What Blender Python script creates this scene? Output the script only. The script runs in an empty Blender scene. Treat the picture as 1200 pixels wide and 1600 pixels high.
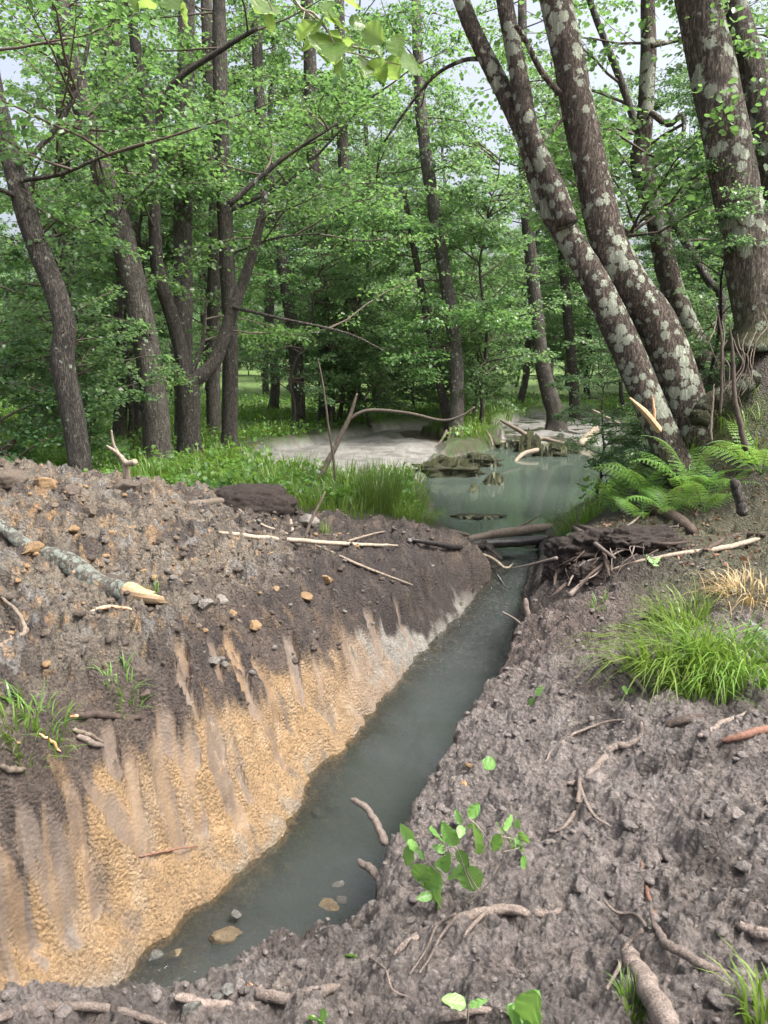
import bpy, bmesh, math, random
import numpy as np
from mathutils import Vector, Matrix

# ------------------------------------------------------------------ camera, light, exposure
scene = bpy.context.scene
CAM_Z, PITCH, FPX = 2.3, math.radians(11.3), 1200.0      # photo is 1200 x 1600
cam_data = bpy.data.cameras.new('camera')
cam_data.sensor_fit = 'VERTICAL'; cam_data.sensor_height = 36.0; cam_data.lens = 36.0 * FPX / 1600.0
cam_data.clip_start = 0.05; cam_data.clip_end = 2000.0
camera = bpy.data.objects.new('camera', cam_data)
camera.location = (0, 0, CAM_Z); camera.rotation_euler = (math.pi / 2 - PITCH, 0, 0)
scene.collection.objects.link(camera); scene.camera = camera

SUN_EL, SUN_AZ = math.radians(60), math.radians(112)      # azimuth clockwise from +y: high on the right, a little behind
world = bpy.data.worlds.new('World'); scene.world = world; world.use_nodes = True
wn = world.node_tree.nodes; wl = world.node_tree.links
sky = wn.new('ShaderNodeTexSky'); sky.sky_type = 'NISHITA'; sky.sun_disc = False
sky.sun_elevation = SUN_EL; sky.sun_rotation = SUN_AZ; sky.air_density = 0.7; sky.dust_density = 9.0; sky.ozone_density = 1.0
wn['Background'].inputs['Strength'].default_value = 0.15
veil = wn.new('ShaderNodeHueSaturation'); veil.inputs['Saturation'].default_value = 0.55; veil.inputs['Value'].default_value = 1.12   # thin overcast
wl.new(sky.outputs[0], veil.inputs['Color']); wl.new(veil.outputs[0], wn['Background'].inputs['Color'])
sun_data = bpy.data.lights.new('sun', 'SUN'); sun_data.energy = 1.5; sun_data.angle = math.radians(12); sun_data.color = (1.0, 0.96, 0.9)
sun = bpy.data.objects.new('sun', sun_data); scene.collection.objects.link(sun)
sd = Vector((math.sin(SUN_AZ) * math.cos(SUN_EL), math.cos(SUN_AZ) * math.cos(SUN_EL), math.sin(SUN_EL)))
sun.rotation_euler = sd.to_track_quat('Z', 'Y').to_euler(); sun.location = sd * 60
vs = scene.view_settings
vs.view_transform = 'Standard'; vs.look = 'None'; vs.gamma = 1.0; vs.use_curve_mapping = False; vs.exposure = 1.5
scene.cycles.max_bounces = 8; scene.cycles.diffuse_bounces = 4; scene.cycles.transparent_max_bounces = 8
scene.cycles.use_denoising = True

# ------------------------------------------------------------------ projection helpers (photo pixel -> point in the place)
CP, SP = math.cos(PITCH), math.sin(PITCH)
def ray(u, v):
    a = (u - 600.0) / FPX; b = (800.0 - v) / FPX
    return np.array([a, CP + b * SP, -SP + b * CP])
def at_z(u, v, z):
    d = ray(u, v); t = (z - CAM_Z) / d[2]
    return np.array([0, 0, CAM_Z]) + d * t
def at_y(u, v, y):
    d = ray(u, v); return np.array([0, 0, CAM_Z]) + d * (y / d[1])
def px_w(px, y):                                         # pixel width at distance y -> metres
    return px / FPX * y * 1.01

# ------------------------------------------------------------------ noise
def _hash(ix, iy, seed):
    h = (ix.astype(np.int64) * 374761393 + iy.astype(np.int64) * 668265263 + seed * 1442695041) & 0xffffffff
    h = ((h ^ (h >> 13)) * 1274126177) & 0xffffffff
    h = (h ^ (h >> 16))
    h = (h * 2246822519) & 0xffffffff
    h = h ^ (h >> 15)
    return (h & 0xffffff) / float(0x1000000)
def vnoise(x, y, seed=0):
    x = np.asarray(x, float); y = np.asarray(y, float)
    ix = np.floor(x); iy = np.floor(y); fx = x - ix; fy = y - iy
    def g(a, b):
        an = _hash(ix + a, iy + b, seed) * 2 * math.pi
        return np.cos(an) * (fx - a) + np.sin(an) * (fy - b)
    sx = fx * fx * fx * (fx * (fx * 6 - 15) + 10); sy = fy * fy * fy * (fy * (fy * 6 - 15) + 10)
    a = g(0, 0) * (1 - sx) + g(1, 0) * sx; b = g(0, 1) * (1 - sx) + g(1, 1) * sx
    return (a * (1 - sy) + b * sy) * 1.4
def fbm(x, y, seed=0, oct=4, gain=0.5):
    r = 0; a = 1; f = 1; n = 0
    for k in range(oct):
        r = r + a * vnoise(x * f, y * f, seed + k * 17); n += a; a *= gain; f *= 2.03
    return r / n
def worley(x, y, seed=0):
    ix = np.floor(x); iy = np.floor(y)
    best = np.full(x.shape, 9.0); second = np.full(x.shape, 9.0); cid = np.zeros(x.shape)
    for a in (-1, 0, 1):
        for b in (-1, 0, 1):
            cx = ix + a; cy = iy + b
            px = cx + _hash(cx, cy, seed); py = cy + _hash(cx, cy, seed + 5)
            d = (px - x) ** 2 + (py - y) ** 2
            near = d < best
            second = np.where(near, best, np.minimum(second, d))
            cid = np.where(near, _hash(cx, cy, seed + 9), cid)
            best = np.where(near, d, best)
    return np.sqrt(best), np.sqrt(second), cid
def sstep(a, b, x):
    t = np.clip((x - a) / (b - a), 0, 1); return t * t * (3 - 2 * t)
def lerp(a, b, t): return a + (b - a) * t

# ------------------------------------------------------------------ mesh builder and object bookkeeping
class MB:
    def __init__(s): s.v = []; s.q = []; s.t = []; s.c = []; s.n = 0
    def add(s, verts, quads=None, tris=None, col=None):
        verts = np.asarray(verts, float).reshape(-1, 3)
        if quads is not None and len(quads): s.q.append(np.asarray(quads, np.int64) + s.n)
        if tris is not None and len(tris): s.t.append(np.asarray(tris, np.int64) + s.n)
        s.v.append(verts)
        if col is None: col = np.full(len(verts), 0.5)
        s.c.append(np.broadcast_to(np.asarray(col, float), (len(verts),)))
        s.n += len(verts); return s
    def mesh(s, name, mats, smooth=True):
        v = np.concatenate(s.v) if s.v else np.zeros((0, 3))
        q = np.concatenate(s.q) if s.q else np.zeros((0, 4), np.int64)
        t = np.concatenate(s.t) if s.t else np.zeros((0, 3), np.int64)
        me = bpy.data.meshes.new(name)
        me.vertices.add(len(v)); me.vertices.foreach_set('co', v.astype(np.float32).ravel())
        li = np.concatenate([q.ravel(), t.ravel()]).astype(np.int32)
        me.loops.add(len(li)); me.loops.foreach_set('vertex_index', li)
        st = np.concatenate([np.arange(len(q)) * 4, len(q) * 4 + np.arange(len(t)) * 3]).astype(np.int32)
        me.polygons.add(len(st)); me.polygons.foreach_set('loop_start', st)
        me.update(calc_edges=True)
        me.polygons.foreach_set('use_smooth', np.full(len(st), smooth))
        at = me.attributes.new('tint', 'FLOAT', 'POINT')
        at.data.foreach_set('value', np.concatenate(s.c).astype(np.float32))
        for m in (mats if isinstance(mats, (list, tuple)) else [mats]): me.materials.append(m)
        me.validate(); return me
COL = scene.collection
def link(name, data, parent=None):
    o = bpy.data.objects.new(name, data); COL.objects.link(o)
    if parent is not None: o.parent = parent
    return o
def tag(o, label=None, cat=None, group=None, kind=None):
    if label: o['label'] = label
    if cat: o['category'] = cat
    if group: o['group'] = group
    if kind: o['kind'] = kind
    return o
def thing(name, loc, label, cat, group=None):
    o = link(name, None); o.location = loc; o.empty_display_size = 0.05
    return tag(o, label, cat, group)
def part(name, mb, mat, parent, smooth=True):            # vertices are given in place; shifted to the parent's origin
    off = np.array(parent.location) if parent is not None else np.zeros(3)
    if parent is not None and parent.parent is not None: off = off + np.array(parent.parent.location)
    me = mb.mesh(name, mat, smooth)
    if np.any(off):
        me.transform(Matrix.Translation(Vector(-off)))
    return link(name, me, parent)
def copy_tree(o, parent=None):
    c = o.copy(); COL.objects.link(c); c.parent = parent
    for ch in o.children: copy_tree(ch, c)
    return c
def solo(name, mb, mat, label, cat, group=None, smooth=True):
    v = np.concatenate(mb.v); base = np.array([v[:, 0].mean(), v[:, 1].mean(), v[:, 2].min()])
    me = mb.mesh(name, mat, smooth); me.transform(Matrix.Translation(Vector(-base)))
    o = link(name, me); o.location = base
    return tag(o, label, cat, group)

def resample(pts, n):
    pts = np.asarray(pts, float)
    if len(pts) < 3:
        t = np.linspace(0, 1, n)[:, None]; return pts[0] * (1 - t) + pts[-1] * t
    P = np.vstack([2 * pts[0] - pts[1], pts, 2 * pts[-1] - pts[-2]])
    m = len(pts) - 1; out = []
    for s in np.linspace(0, m, n):
        i = min(int(s), m - 1); t = s - i
        a, b, c, d = P[i], P[i + 1], P[i + 2], P[i + 3]
        out.append(0.5 * ((2 * b) + (c - a) * t + (2 * a - 5 * b + 4 * c - d) * t * t + (3 * b - a - 3 * c + d) * t ** 3))
    return np.array(out)
def tube(mb, pts, radii, seg=8, rough=0.0, seed=0, cap=True, col=0.5, flare=None):
    pts = np.asarray(pts, float); n = len(pts)
    radii = np.interp(np.linspace(0, 1, n), np.linspace(0, 1, len(radii)), radii)
    tg = np.gradient(pts, axis=0); tg /= np.linalg.norm(tg, axis=1)[:, None] + 1e-9
    ref = np.array([0.31, 0.17, 0.93]) if abs(tg[0][2]) < 0.8 else np.array([1.0, 0.1, 0])
    x = np.cross(tg, ref); x /= np.linalg.norm(x, axis=1)[:, None] + 1e-9
    y = np.cross(tg, x)
    an = np.linspace(0, 2 * math.pi, seg, endpoint=False)
    R = np.repeat(radii[:, None], seg, 1)
    if rough > 0:
        ii, jj = np.meshgrid(np.arange(n), np.arange(seg), indexing='ij')
        L = np.concatenate([[0], np.cumsum(np.linalg.norm(np.diff(pts, axis=0), axis=1))])
        ca, sa = np.cos(an)[None, :], np.sin(an)[None, :]
        nz = fbm(ca * 1.7 + L[:, None] * 1.1 + seed * 3.1, sa * 1.7 + L[:, None] * 0.5, seed, 4)
        R = R * (1 + min(rough, .004 / max(float(radii.max()), .004) + .09) * 1.6 * nz)
    if flare is not None:
        ph = seed * 1.3
        R = R * (1 + flare[:, None] * (0.75 + 0.45 * np.cos(an * 3 + ph)[None, :] + 0.3 * np.cos(an * 5 + ph * 2)[None, :]))
    V = pts[:, None, :] + R[..., None] * (np.cos(an)[None, :, None] * x[:, None, :] + np.sin(an)[None, :, None] * y[:, None, :])
    i = np.arange(n - 1)[:, None] * seg; j = np.arange(seg)[None, :]; k = (j + 1) % seg
    q = np.stack([i + j, i + k, i + seg + k, i + seg + j], -1).reshape(-1, 4)
    Vf = V.reshape(-1, 3); tris = None
    if cap:
        m = len(Vf); Vf = np.vstack([Vf, pts[0] - tg[0] * radii[0] * 0.15, pts[-1] + tg[-1] * radii[-1] * 0.3])
        a = np.arange(seg); b = (a + 1) % seg
        tris = np.vstack([np.stack([np.full(seg, m), b, a], -1), np.stack([np.full(seg, m + 1), (n - 1) * seg + a, (n - 1) * seg + b], -1)])
    mb.add(Vf, q, tris, col); return mb

# ------------------------------------------------------------------ materials
def mat_new(name):
    m = bpy.data.materials.new(name); m.use_nodes = True
    nt = m.node_tree; nt.nodes.clear(); return m, nt
class N:
    def __init__(s, nt): s.nt = nt
    def __call__(s, typ, **kw):
        n = s.nt.nodes.new(typ)
        ins = kw.pop('ins', {})
        for k, v in kw.items(): setattr(n, k, v)
        for k, v in ins.items():
            if isinstance(v, bpy.types.NodeSocket): s.nt.links.new(v, n.inputs[k])
            else: n.inputs[k].default_value = v
        return n
    def out(s, surf): o = s('ShaderNodeOutputMaterial'); s.nt.links.new(surf, o.inputs['Surface'])
    def mix(s, f, a, b, blend='MIX'):
        n = s('ShaderNodeMix', data_type='RGBA', blend_type=blend)
        for k, v in ((0, f), (6, a), (7, b)):
            if isinstance(v, bpy.types.NodeSocket): s.nt.links.new(v, n.inputs[k])
            else: n.inputs[k].default_value = v if k == 0 else (*v, 1.0)[:4]
        return n.outputs[2]
    def ramp(s, f, stops):
        n = s('ShaderNodeValToRGB'); cr = n.color_ramp
        while len(cr.elements) < len(stops): cr.elements.new(0.5)
        for e, (p, c) in zip(cr.elements, stops):
            e.position = p; e.color = (*c, 1.0) if isinstance(c, tuple) else (c, c, c, 1.0)
        s.nt.links.new(f, n.inputs[0]); return n.outputs[0]
    def math(s, op, a, b=0.0):
        n = s('ShaderNodeMath', operation=op)
        for k, v in ((0, a), (1, b)):
            if isinstance(v, bpy.types.NodeSocket): s.nt.links.new(v, n.inputs[k])
            else: n.inputs[k].default_value = v
        return n.outputs[0]
def principled(n, col, rough, bump=None, spec=0.5, strength=0.5, dist=0.02):
    ins = {'Roughness': rough, 'Specular IOR Level': spec}
    ins['Base Color'] = col if isinstance(col, bpy.types.NodeSocket) else (*col, 1.0)
    if bump is not None:
        b = n('ShaderNodeBump', ins={'Strength': strength, 'Distance': dist, 'Height': bump}); ins['Normal'] = b.outputs[0]
    return n('ShaderNodeBsdfPrincipled', ins=ins).outputs[0]

def bark_material(name, dark, light, lichen, lich_amt, scale=1.0, moss=0.0, rough=0.9):
    m, nt = mat_new(name); n = N(nt)
    tc = n('ShaderNodeTexCoord'); oi = n('ShaderNodeObjectInfo')
    mp = n('ShaderNodeMapping', ins={'Vector': tc.outputs['Object'], 'Scale': (1, 1, 0.17)})
    v1 = n('ShaderNodeTexNoise', ins={'Vector': mp.outputs[0], 'Scale': 30 * scale, 'Detail': 5.0, 'Roughness': 0.62, 'Distortion': 0.8})
    mp2 = n('ShaderNodeMapping', ins={'Vector': tc.outputs['Object'], 'Scale': (1, 1, 0.5)})
    nz = n('ShaderNodeTexNoise', ins={'Vector': mp2.outputs[0], 'Scale': 48 * scale, 'Detail': 6.0, 'Roughness': 0.72})
    n2 = n('ShaderNodeTexNoise', ins={'Vector': tc.outputs['Object'], 'Scale': 2.6, 'Detail': 4.0})
    crack = n.ramp(n.math('ABSOLUTE', n.math('SUBTRACT', v1.outputs['Fac'], 0.5)), [(0.0, 0.0), (0.075, 1.0)])
    h = n.math('ADD', n.math('MULTIPLY', crack, 0.7), nz.outputs['Fac'])
    c = n.mix(n.ramp(nz.outputs['Fac'], [(0.35, 0.0), (0.65, 1.0)]), dark, light)
    c = n.mix(n.math('MULTIPLY', n.math('SUBTRACT', 1.0, crack), 0.7), c, tuple(x * 0.4 for x in dark))
    c = n.mix(0.5, c, n.ramp(n2.outputs['Fac'], [(0.3, 0.55), (0.7, 1.25)]), 'MULTIPLY')
    # lichen: pale crusty patches
    vl = n('ShaderNodeTexVoronoi', ins={'Vector': tc.outputs['Object'], 'Scale': 9.0 * scale, 'Randomness': 1.0})
    warp = n('ShaderNodeTexNoise', ins={'Vector': tc.outputs['Object'], 'Scale': 45.0, 'Detail': 4.0})
    big = n('ShaderNodeTexNoise', ins={'Vector': tc.outputs['Object'], 'Scale': 1.6, 'Detail': 2.0})
    lv = n.math('ADD', n.math('MULTIPLY', vl.outputs['Distance'], 0.8), n.math('MULTIPLY', warp.outputs['Fac'], 0.55))
    lv = n.math('ADD', lv, n.math('MULTIPLY', n.math('SUBTRACT', 0.55, big.outputs['Fac']), 1.2))
    lm = n.ramp(lv, [(max(0.0, lich_amt - 0.03), 1.0), (lich_amt + 0.03, 0.0)])
    lc = n.mix(warp.outputs['Fac'], tuple(x * 0.75 for x in lichen), lichen)
    c = n.mix(n.math('MULTIPLY', lm, 0.9), c, lc)
    if moss > 0:
        geo = n('ShaderNodeNewGeometry'); sep = n('ShaderNodeSeparateXYZ', ins={0: tc.outputs['Object']})
        mz = n.math('ADD', n.ramp(n.math('MULTIPLY', sep.outputs[2], 0.5), [(0.0, 1.0), (0.6, 0.0)]), n.math('SUBTRACT', n2.outputs['Fac'], 0.6))
        c = n.mix(n.math('MULTIPLY', n.ramp(mz, [(0.3, 0.0), (0.7, 1.0)]), moss), c, (0.05, 0.07, 0.015))
    hs = n('ShaderNodeHueSaturation', ins={'Color': c, 'Value': n.math('ADD', 0.8, n.math('MULTIPLY', oi.outputs['Random'], 0.4))})
    h = n.math('ADD', h, n.math('MULTIPLY', lm, 0.25))
    n.out(principled(n, hs.outputs[0], rough, h, 0.3, 0.9, 0.03)); return m

def leaf_material(name, c0, c1, trans=0.4, rough=0.42, tcol=(0.16, 0.30, 0.03)):
    m, nt = mat_new(name); n = N(nt)
    at = n('ShaderNodeAttribute', attribute_name='tint'); oi = n('ShaderNodeObjectInfo')
    c = n.mix(at.outputs['Fac'], c0, c1)
    hs = n('ShaderNodeHueSaturation', ins={'Color': c, 'Hue': n.math('ADD', 0.485, n.math('MULTIPLY', oi.outputs['Random'], 0.03)),
                                            'Value': n.math('ADD', 0.8, n.math('MULTIPLY', oi.outputs['Random'], 0.4))})
    p = principled(n, hs.outputs[0], rough, None, 0.5)
    tmix = n.mix(at.outputs['Fac'], tuple(x * 0.75 for x in tcol), tcol)
    t = n('ShaderNodeBsdfTranslucent', ins={'Color': tmix})
    ms = n('ShaderNodeMixShader', ins={0: trans, 1: p, 2: t.outputs[0]})
    n.out(ms.outputs[0]); return m
def big_leaf_material(name, c0, c1, tcol, trans=0.45):
    m, nt = mat_new(name); n = N(nt)
    at = n('ShaderNodeAttribute', attribute_name='tint'); oi = n('ShaderNodeObjectInfo'); tc = n('ShaderNodeTexCoord')
    nz = n('ShaderNodeTexNoise', ins={'Vector': tc.outputs['Object'], 'Scale': 60.0, 'Detail': 3.0})
    vein = n.ramp(at.outputs['Fac'], [(0.0, 1.0), (0.25, 0.0)])
    c = n.mix(oi.outputs['Random'], c0, c1)
    c = n.mix(n.math('MULTIPLY', nz.outputs['Fac'], 0.35), c, tuple(x * 1.5 for x in c1))
    c = n.mix(n.math('MULTIPLY', vein, 0.45), c, (0.2, 0.3, 0.09))
    p = principled(n, c, 0.32, at.outputs['Fac'], 0.5, 0.35, 0.004)
    t = n('ShaderNodeBsdfTranslucent', ins={'Color': (*tcol, 1)})
    ms = n('ShaderNodeMixShader', ins={0: trans, 1: p, 2: t.outputs[0]}); n.out(ms.outputs[0]); return m
def wood_material(name, a, b, scale=1.0, rough=0.75, stretch=(14, 14, 3)):
    m, nt = mat_new(name); n = N(nt)
    tc = n('ShaderNodeTexCoord'); oi = n('ShaderNodeObjectInfo')
    mp = n('ShaderNodeMapping', ins={'Vector': tc.outputs['Object'], 'Scale': tuple(x * scale for x in stretch)})
    nz = n('ShaderNodeTexNoise', ins={'Vector': mp.outputs[0], 'Scale': 3.0, 'Detail': 6.0, 'Roughness': 0.65})
    c = n.mix(n.ramp(nz.outputs['Fac'], [(0.35, 0.0), (0.65, 1.0)]), a, b)
    hs = n('ShaderNodeHueSaturation', ins={'Color': c, 'Value': n.math('ADD', 0.8, n.math('MULTIPLY', oi.outputs['Random'], 0.4))})
    n.out(principled(n, hs.outputs[0], rough, nz.outputs['Fac'], 0.4, 0.6, 0.006)); return m
def soil_material(name, a, b, scale=30.0, rough=0.8, bump=0.02):
    m, nt = mat_new(name); n = N(nt)
    tc = n('ShaderNodeTexCoord'); oi = n('ShaderNodeObjectInfo')
    nz = n('ShaderNodeTexNoise', ins={'Vector': tc.outputs['Object'], 'Scale': scale, 'Detail': 6.0, 'Roughness': 0.7})
    n2 = n('ShaderNodeTexNoise', ins={'Vector': tc.outputs['Object'], 'Scale': scale * 4.0, 'Detail': 4.0, 'Roughness': 0.7})
    c = n.mix(n.ramp(nz.outputs['Fac'], [(0.3, 0.0), (0.7, 1.0)]), a, b)
    c = n.mix(0.75, c, n.mix(1.0, c, n.ramp(n2.outputs['Fac'], [(0.3, 0.45), (0.7, 1.6)]), 'MULTIPLY'))
    nz = n('ShaderNodeMath', operation='ADD', ins={0: nz.outputs['Fac'], 1: n.math('MULTIPLY', n2.outputs['Fac'], 0.5)})
    hs = n('ShaderNodeHueSaturation', ins={'Color': c, 'Value': n.math('ADD', 0.75, n.math('MULTIPLY', oi.outputs['Random'], 0.5))})
    n.out(principled(n, hs.outputs[0], rough, nz.outputs[0], 0.4, 0.9, bump * 1.5)); return m

M = {}
M['bark'] = bark_material('alder_bark', (0.045, 0.040, 0.034), (0.155, 0.140, 0.120), (0.36, 0.42, 0.33), 0.36)
M['bark_lichen'] = bark_material('lichen_bark', (0.052, 0.042, 0.034), (0.19, 0.155, 0.125), (0.42, 0.46, 0.36), 0.66)
M['bark_big'] = bark_material('rough_bark', (0.042, 0.036, 0.030), (0.175, 0.148, 0.12), (0.34, 0.38, 0.30), 0.58, 0.8, 0.5)
M['bark_log'] = bark_material('log_bark', (0.16, 0.15, 0.125), (0.34, 0.32, 0.27), (0.45, 0.51, 0.44), 0.70, 2.2)
M['bark_pale'] = bark_material('pale_bark', (0.09, 0.08, 0.07), (0.22, 0.20, 0.18), (0.4, 0.43, 0.38), 0.46)
M['twig'] = wood_material('twig_bark', (0.05, 0.038, 0.03), (0.11, 0.085, 0.065))
M['stick_pale'] = wood_material('bare_stick', (0.15, 0.12, 0.09), (0.31, 0.255, 0.195))
M['stick_brown'] = wood_material('brown_stick', (0.085, 0.066, 0.050), (0.17, 0.138, 0.108))
M['stick_black'] = wood_material('wet_black_wood', (0.012, 0.011, 0.011), (0.035, 0.031, 0.03), rough=0.25)
M['root'] = soil_material('muddy_root', (0.10, 0.078, 0.066), (0.225, 0.185, 0.158), 45, 0.85, 0.006)
M['root_dark'] = soil_material('peaty_root', (0.025, 0.018, 0.015), (0.09, 0.065, 0.05), 40, 0.85, 0.006)
M['root_red'] = soil_material('rusty_root', (0.13, 0.062, 0.042), (0.26, 0.135, 0.09), 60, 0.7, 0.004)
M['wood_fresh'] = wood_material('splintered_wood', (0.36, 0.23, 0.115), (0.50, 0.38, 0.25), 1.4)
M['wood_orange'] = wood_material('split_orange_wood', (0.45, 0.17, 0.06), (0.70, 0.48, 0.32), 2.0)
M['leaf'] = leaf_material('alder_leaf', (0.040, 0.092, 0.040), (0.108, 0.195, 0.062), 0.48, 0.33, (0.23, 0.43, 0.11))
M['leaf_far'] = leaf_material('far_leaf', (0.050, 0.105, 0.054), (0.118, 0.20, 0.088), 0.5, 0.34, (0.26, 0.44, 0.15))
M['leaf_shrub'] = leaf_material('shrub_leaf', (0.038, 0.085, 0.045), (0.09, 0.16, 0.065), 0.4, 0.28, (0.2, 0.36, 0.09))
M['herb'] = leaf_material('herb_leaf', (0.045, 0.11, 0.024), (0.13, 0.25, 0.05), 0.42, 0.42, (0.24, 0.42, 0.06))
M['grass'] = leaf_material('grass_blade', (0.06, 0.14, 0.022), (0.20, 0.31, 0.06), 0.35, 0.4, (0.22, 0.36, 0.05))
M['rush'] = leaf_material('rush_blade', (0.035, 0.075, 0.02), (0.13, 0.18, 0.04), 0.25, 0.4)
M['straw'] = leaf_material('dry_grass', (0.30, 0.22, 0.09), (0.50, 0.40, 0.20), 0.25, 0.6, (0.4, 0.3, 0.1))
M['fern'] = leaf_material('fern_frond', (0.12, 0.26, 0.055), (0.22, 0.39, 0.09), 0.42, 0.4, (0.30, 0.52, 0.09))
M['moss'] = soil_material('moss', (0.035, 0.05, 0.012), (0.10, 0.12, 0.03), 50, 0.95, 0.02)
M['big_leaf'] = big_leaf_material('seedling_leaf', (0.085, 0.20, 0.045), (0.16, 0.31, 0.085), (0.25, 0.45, 0.08), 0.3)
M['top_leaf'] = big_leaf_material('overhead_leaf', (0.07, 0.13, 0.04), (0.13, 0.21, 0.06), (0.28, 0.42, 0.09), 0.55)
M['stem_green'] = wood_material('young_stem', (0.16, 0.14, 0.11), (0.28, 0.25, 0.20))
M['stone'] = soil_material('wet_stone', (0.055, 0.056, 0.05), (0.15, 0.15, 0.135), 25, 0.25, 0.01)
M['stone_ochre'] = soil_material('ochre_stone', (0.10, 0.075, 0.045), (0.20, 0.155, 0.095), 25, 0.3, 0.01)
M['clod_clay'] = soil_material('ochre_clay_lump', (0.17, 0.105, 0.052), (0.30, 0.20, 0.105), 40, 0.8, 0.008)
M['clod_brown'] = soil_material('brown_soil_lump', (0.06, 0.047, 0.036), (0.14, 0.11, 0.083), 40, 0.8, 0.008)
M['clod_grey'] = soil_material('grey_clay_lump', (0.10, 0.09, 0.08), (0.19, 0.175, 0.155), 40, 0.7, 0.008)
M['clod_dark'] = soil_material('dark_soil_lump', (0.035, 0.027, 0.022), (0.10, 0.078, 0.062), 40, 0.8, 0.008)
M['mud_lump'] = soil_material('grey_mud_lump', (0.085, 0.072, 0.066), (0.19, 0.168, 0.155), 40, 0.6, 0.008)
M['peat'] = soil_material('dark_peat', (0.012, 0.009, 0.008), (0.055, 0.04, 0.032), 40, 0.85, 0.02)
M['turf'] = soil_material('weedy_turf', (0.02, 0.022, 0.012), (0.06, 0.062, 0.025), 30, 0.7, 0.03)
M['litter'] = leaf_material('dead_leaf', (0.09, 0.045, 0.025), (0.22, 0.13, 0.08), 0.15, 0.7, (0.3, 0.15, 0.05))
M['algae'] = leaf_material('algae_fringe', (0.03, 0.036, 0.016), (0.10, 0.11, 0.045), 0.15, 0.5, (0.08, 0.1, 0.02))

# ground: the zone colours come with the mesh, fine grain from nodes
def ground_material():
    m, nt = mat_new('earth'); n = N(nt)
    at = n('ShaderNodeAttribute', attribute_name='earth'); wet = n('ShaderNodeAttribute', attribute_name='wet')
    gr = n('ShaderNodeAttribute', attribute_name='grain')
    tc = n('ShaderNodeTexCoord')
    a = n('ShaderNodeTexNoise', ins={'Vector': tc.outputs['Object'], 'Scale': 38.0, 'Detail': 8.0, 'Roughness': 0.72})
    b = n('ShaderNodeTexNoise', ins={'Vector': tc.outputs['Object'], 'Scale': 7.0, 'Detail': 5.0, 'Roughness': 0.6})
    v = n('ShaderNodeTexVoronoi', ins={'Vector': tc.outputs['Object'], 'Scale': 55.0, 'Randomness': 1.0})
    fine = n('ShaderNodeTexNoise', ins={'Vector': tc.outputs['Object'], 'Scale': 150.0, 'Detail': 5.0, 'Roughness': 0.75})
    bp = n('ShaderNodeAttribute', attribute_name='relief')
    f = n.ramp(a.outputs['Fac'], [(0.28, 0.32), (0.5, 0.95), (0.72, 1.8)])
    f2 = n.ramp(fine.outputs['Fac'], [(0.30, 0.45), (0.5, 1.0), (0.70, 1.6)])
    g = n.ramp(b.outputs['Fac'], [(0.25, 0.70), (0.75, 1.30)])
    c = n.mix(gr.outputs['Fac'], at.outputs['Color'], n.mix(1.0, at.outputs['Color'], f, 'MULTIPLY'))
    c = n.mix(n.math('MULTIPLY', bp.outputs['Fac'], 0.7), c, n.mix(1.0, c, f2, 'MULTIPLY'))
    c = n.mix(0.8, c, n.mix(1.0, c, g, 'MULTIPLY'))
    h = n.math('ADD', n.math('ADD', a.outputs['Fac'], n.math('MULTIPLY', v.outputs['Distance'], -0.6)), n.math('MULTIPLY', fine.outputs['Fac'], 0.35))
    rough = n.math('SUBTRACT', 0.92, n.math('MULTIPLY', wet.outputs['Fac'], n.math('ADD', 0.30, n.math('MULTIPLY', fine.outputs['Fac'], 0.55))))
    bm = n('ShaderNodeBump', ins={'Strength': n.math('MULTIPLY', bp.outputs['Fac'], 1.0), 'Distance': 0.035, 'Height': h})
    p = n('ShaderNodeBsdfPrincipled', ins={'Base Color': c, 'Roughness': rough, 'Specular IOR Level': 0.45, 'Normal': bm.outputs[0]})
    n.out(p.outputs[0]); return m
M['earth'] = ground_material()

# ------------------------------------------------------------------ terrain
LW = [(60, 1640, -.5), (170, 1548, -.5), (240, 1482, -.5), (330, 1402, -.5), (430, 1315, -.5), (462, 1280, -.5), (482, 1215, -.49),
      (555, 1152, -.48), (600, 1092, -.46), (650, 1032, -.42), (730, 962, -.36), (755, 935, -.3), (775, 905, -.2), (785, 880, -.08)]
RL = [(843, 868, .08), (838, 905, .12), (828, 950, .14), (802, 1000, .16), (784, 1050, .18), (744, 1110, .2), (694, 1190, .22),
      (654, 1250, .25), (614, 1330, .3), (592, 1385, .33), (562, 1440, .33), (442, 1467, .33), (390, 1512, .36), (300, 1563, .42),
      (200, 1574, .44), (0, 1594, .48)]
lw = np.array([at_z(*p) for p in LW]); rl = np.array([at_z(*p) for p in RL])
lw = np.vstack([[-3.6, 0.9, -.5], [-2.3, 2.1, -.5], lw]); rl = np.vstack([rl, [-1.6, 1.5, .5], [-2.6, 0.4, .5]])
top = [at_z(788, 860, 0)[:2], at_z(840, 856, 0)[:2]]
TRENCH = np.vstack([lw[:, :2], top, rl[:, :2]])
POND = np.array([at_z(u, v, 0)[:2] for u, v in [(728, 852), (672, 818), (655, 782), (636, 757), (660, 737), (690, 714), (745, 705), (788, 692),
        (790, 668), (850, 655), (940, 652), (1080, 690), (1045, 732), (965, 768), (908, 800), (872, 828), (856, 846), (846, 868), (784, 872)]])
def seg_dist(x, y, A, B):
    ax, ay = A; bx, by = B; dx, dy = bx - ax, by - ay
    t = np.clip(((x - ax) * dx + (y - ay) * dy) / (dx * dx + dy * dy + 1e-12), 0, 1)
    return np.hypot(x - ax - t * dx, y - ay - t * dy)
def line_dist(x, y, L):
    d = np.full(np.shape(x), 1e9)
    for i in range(len(L) - 1): d = np.minimum(d, seg_dist(x, y, L[i], L[i + 1]))
    return d
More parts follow.
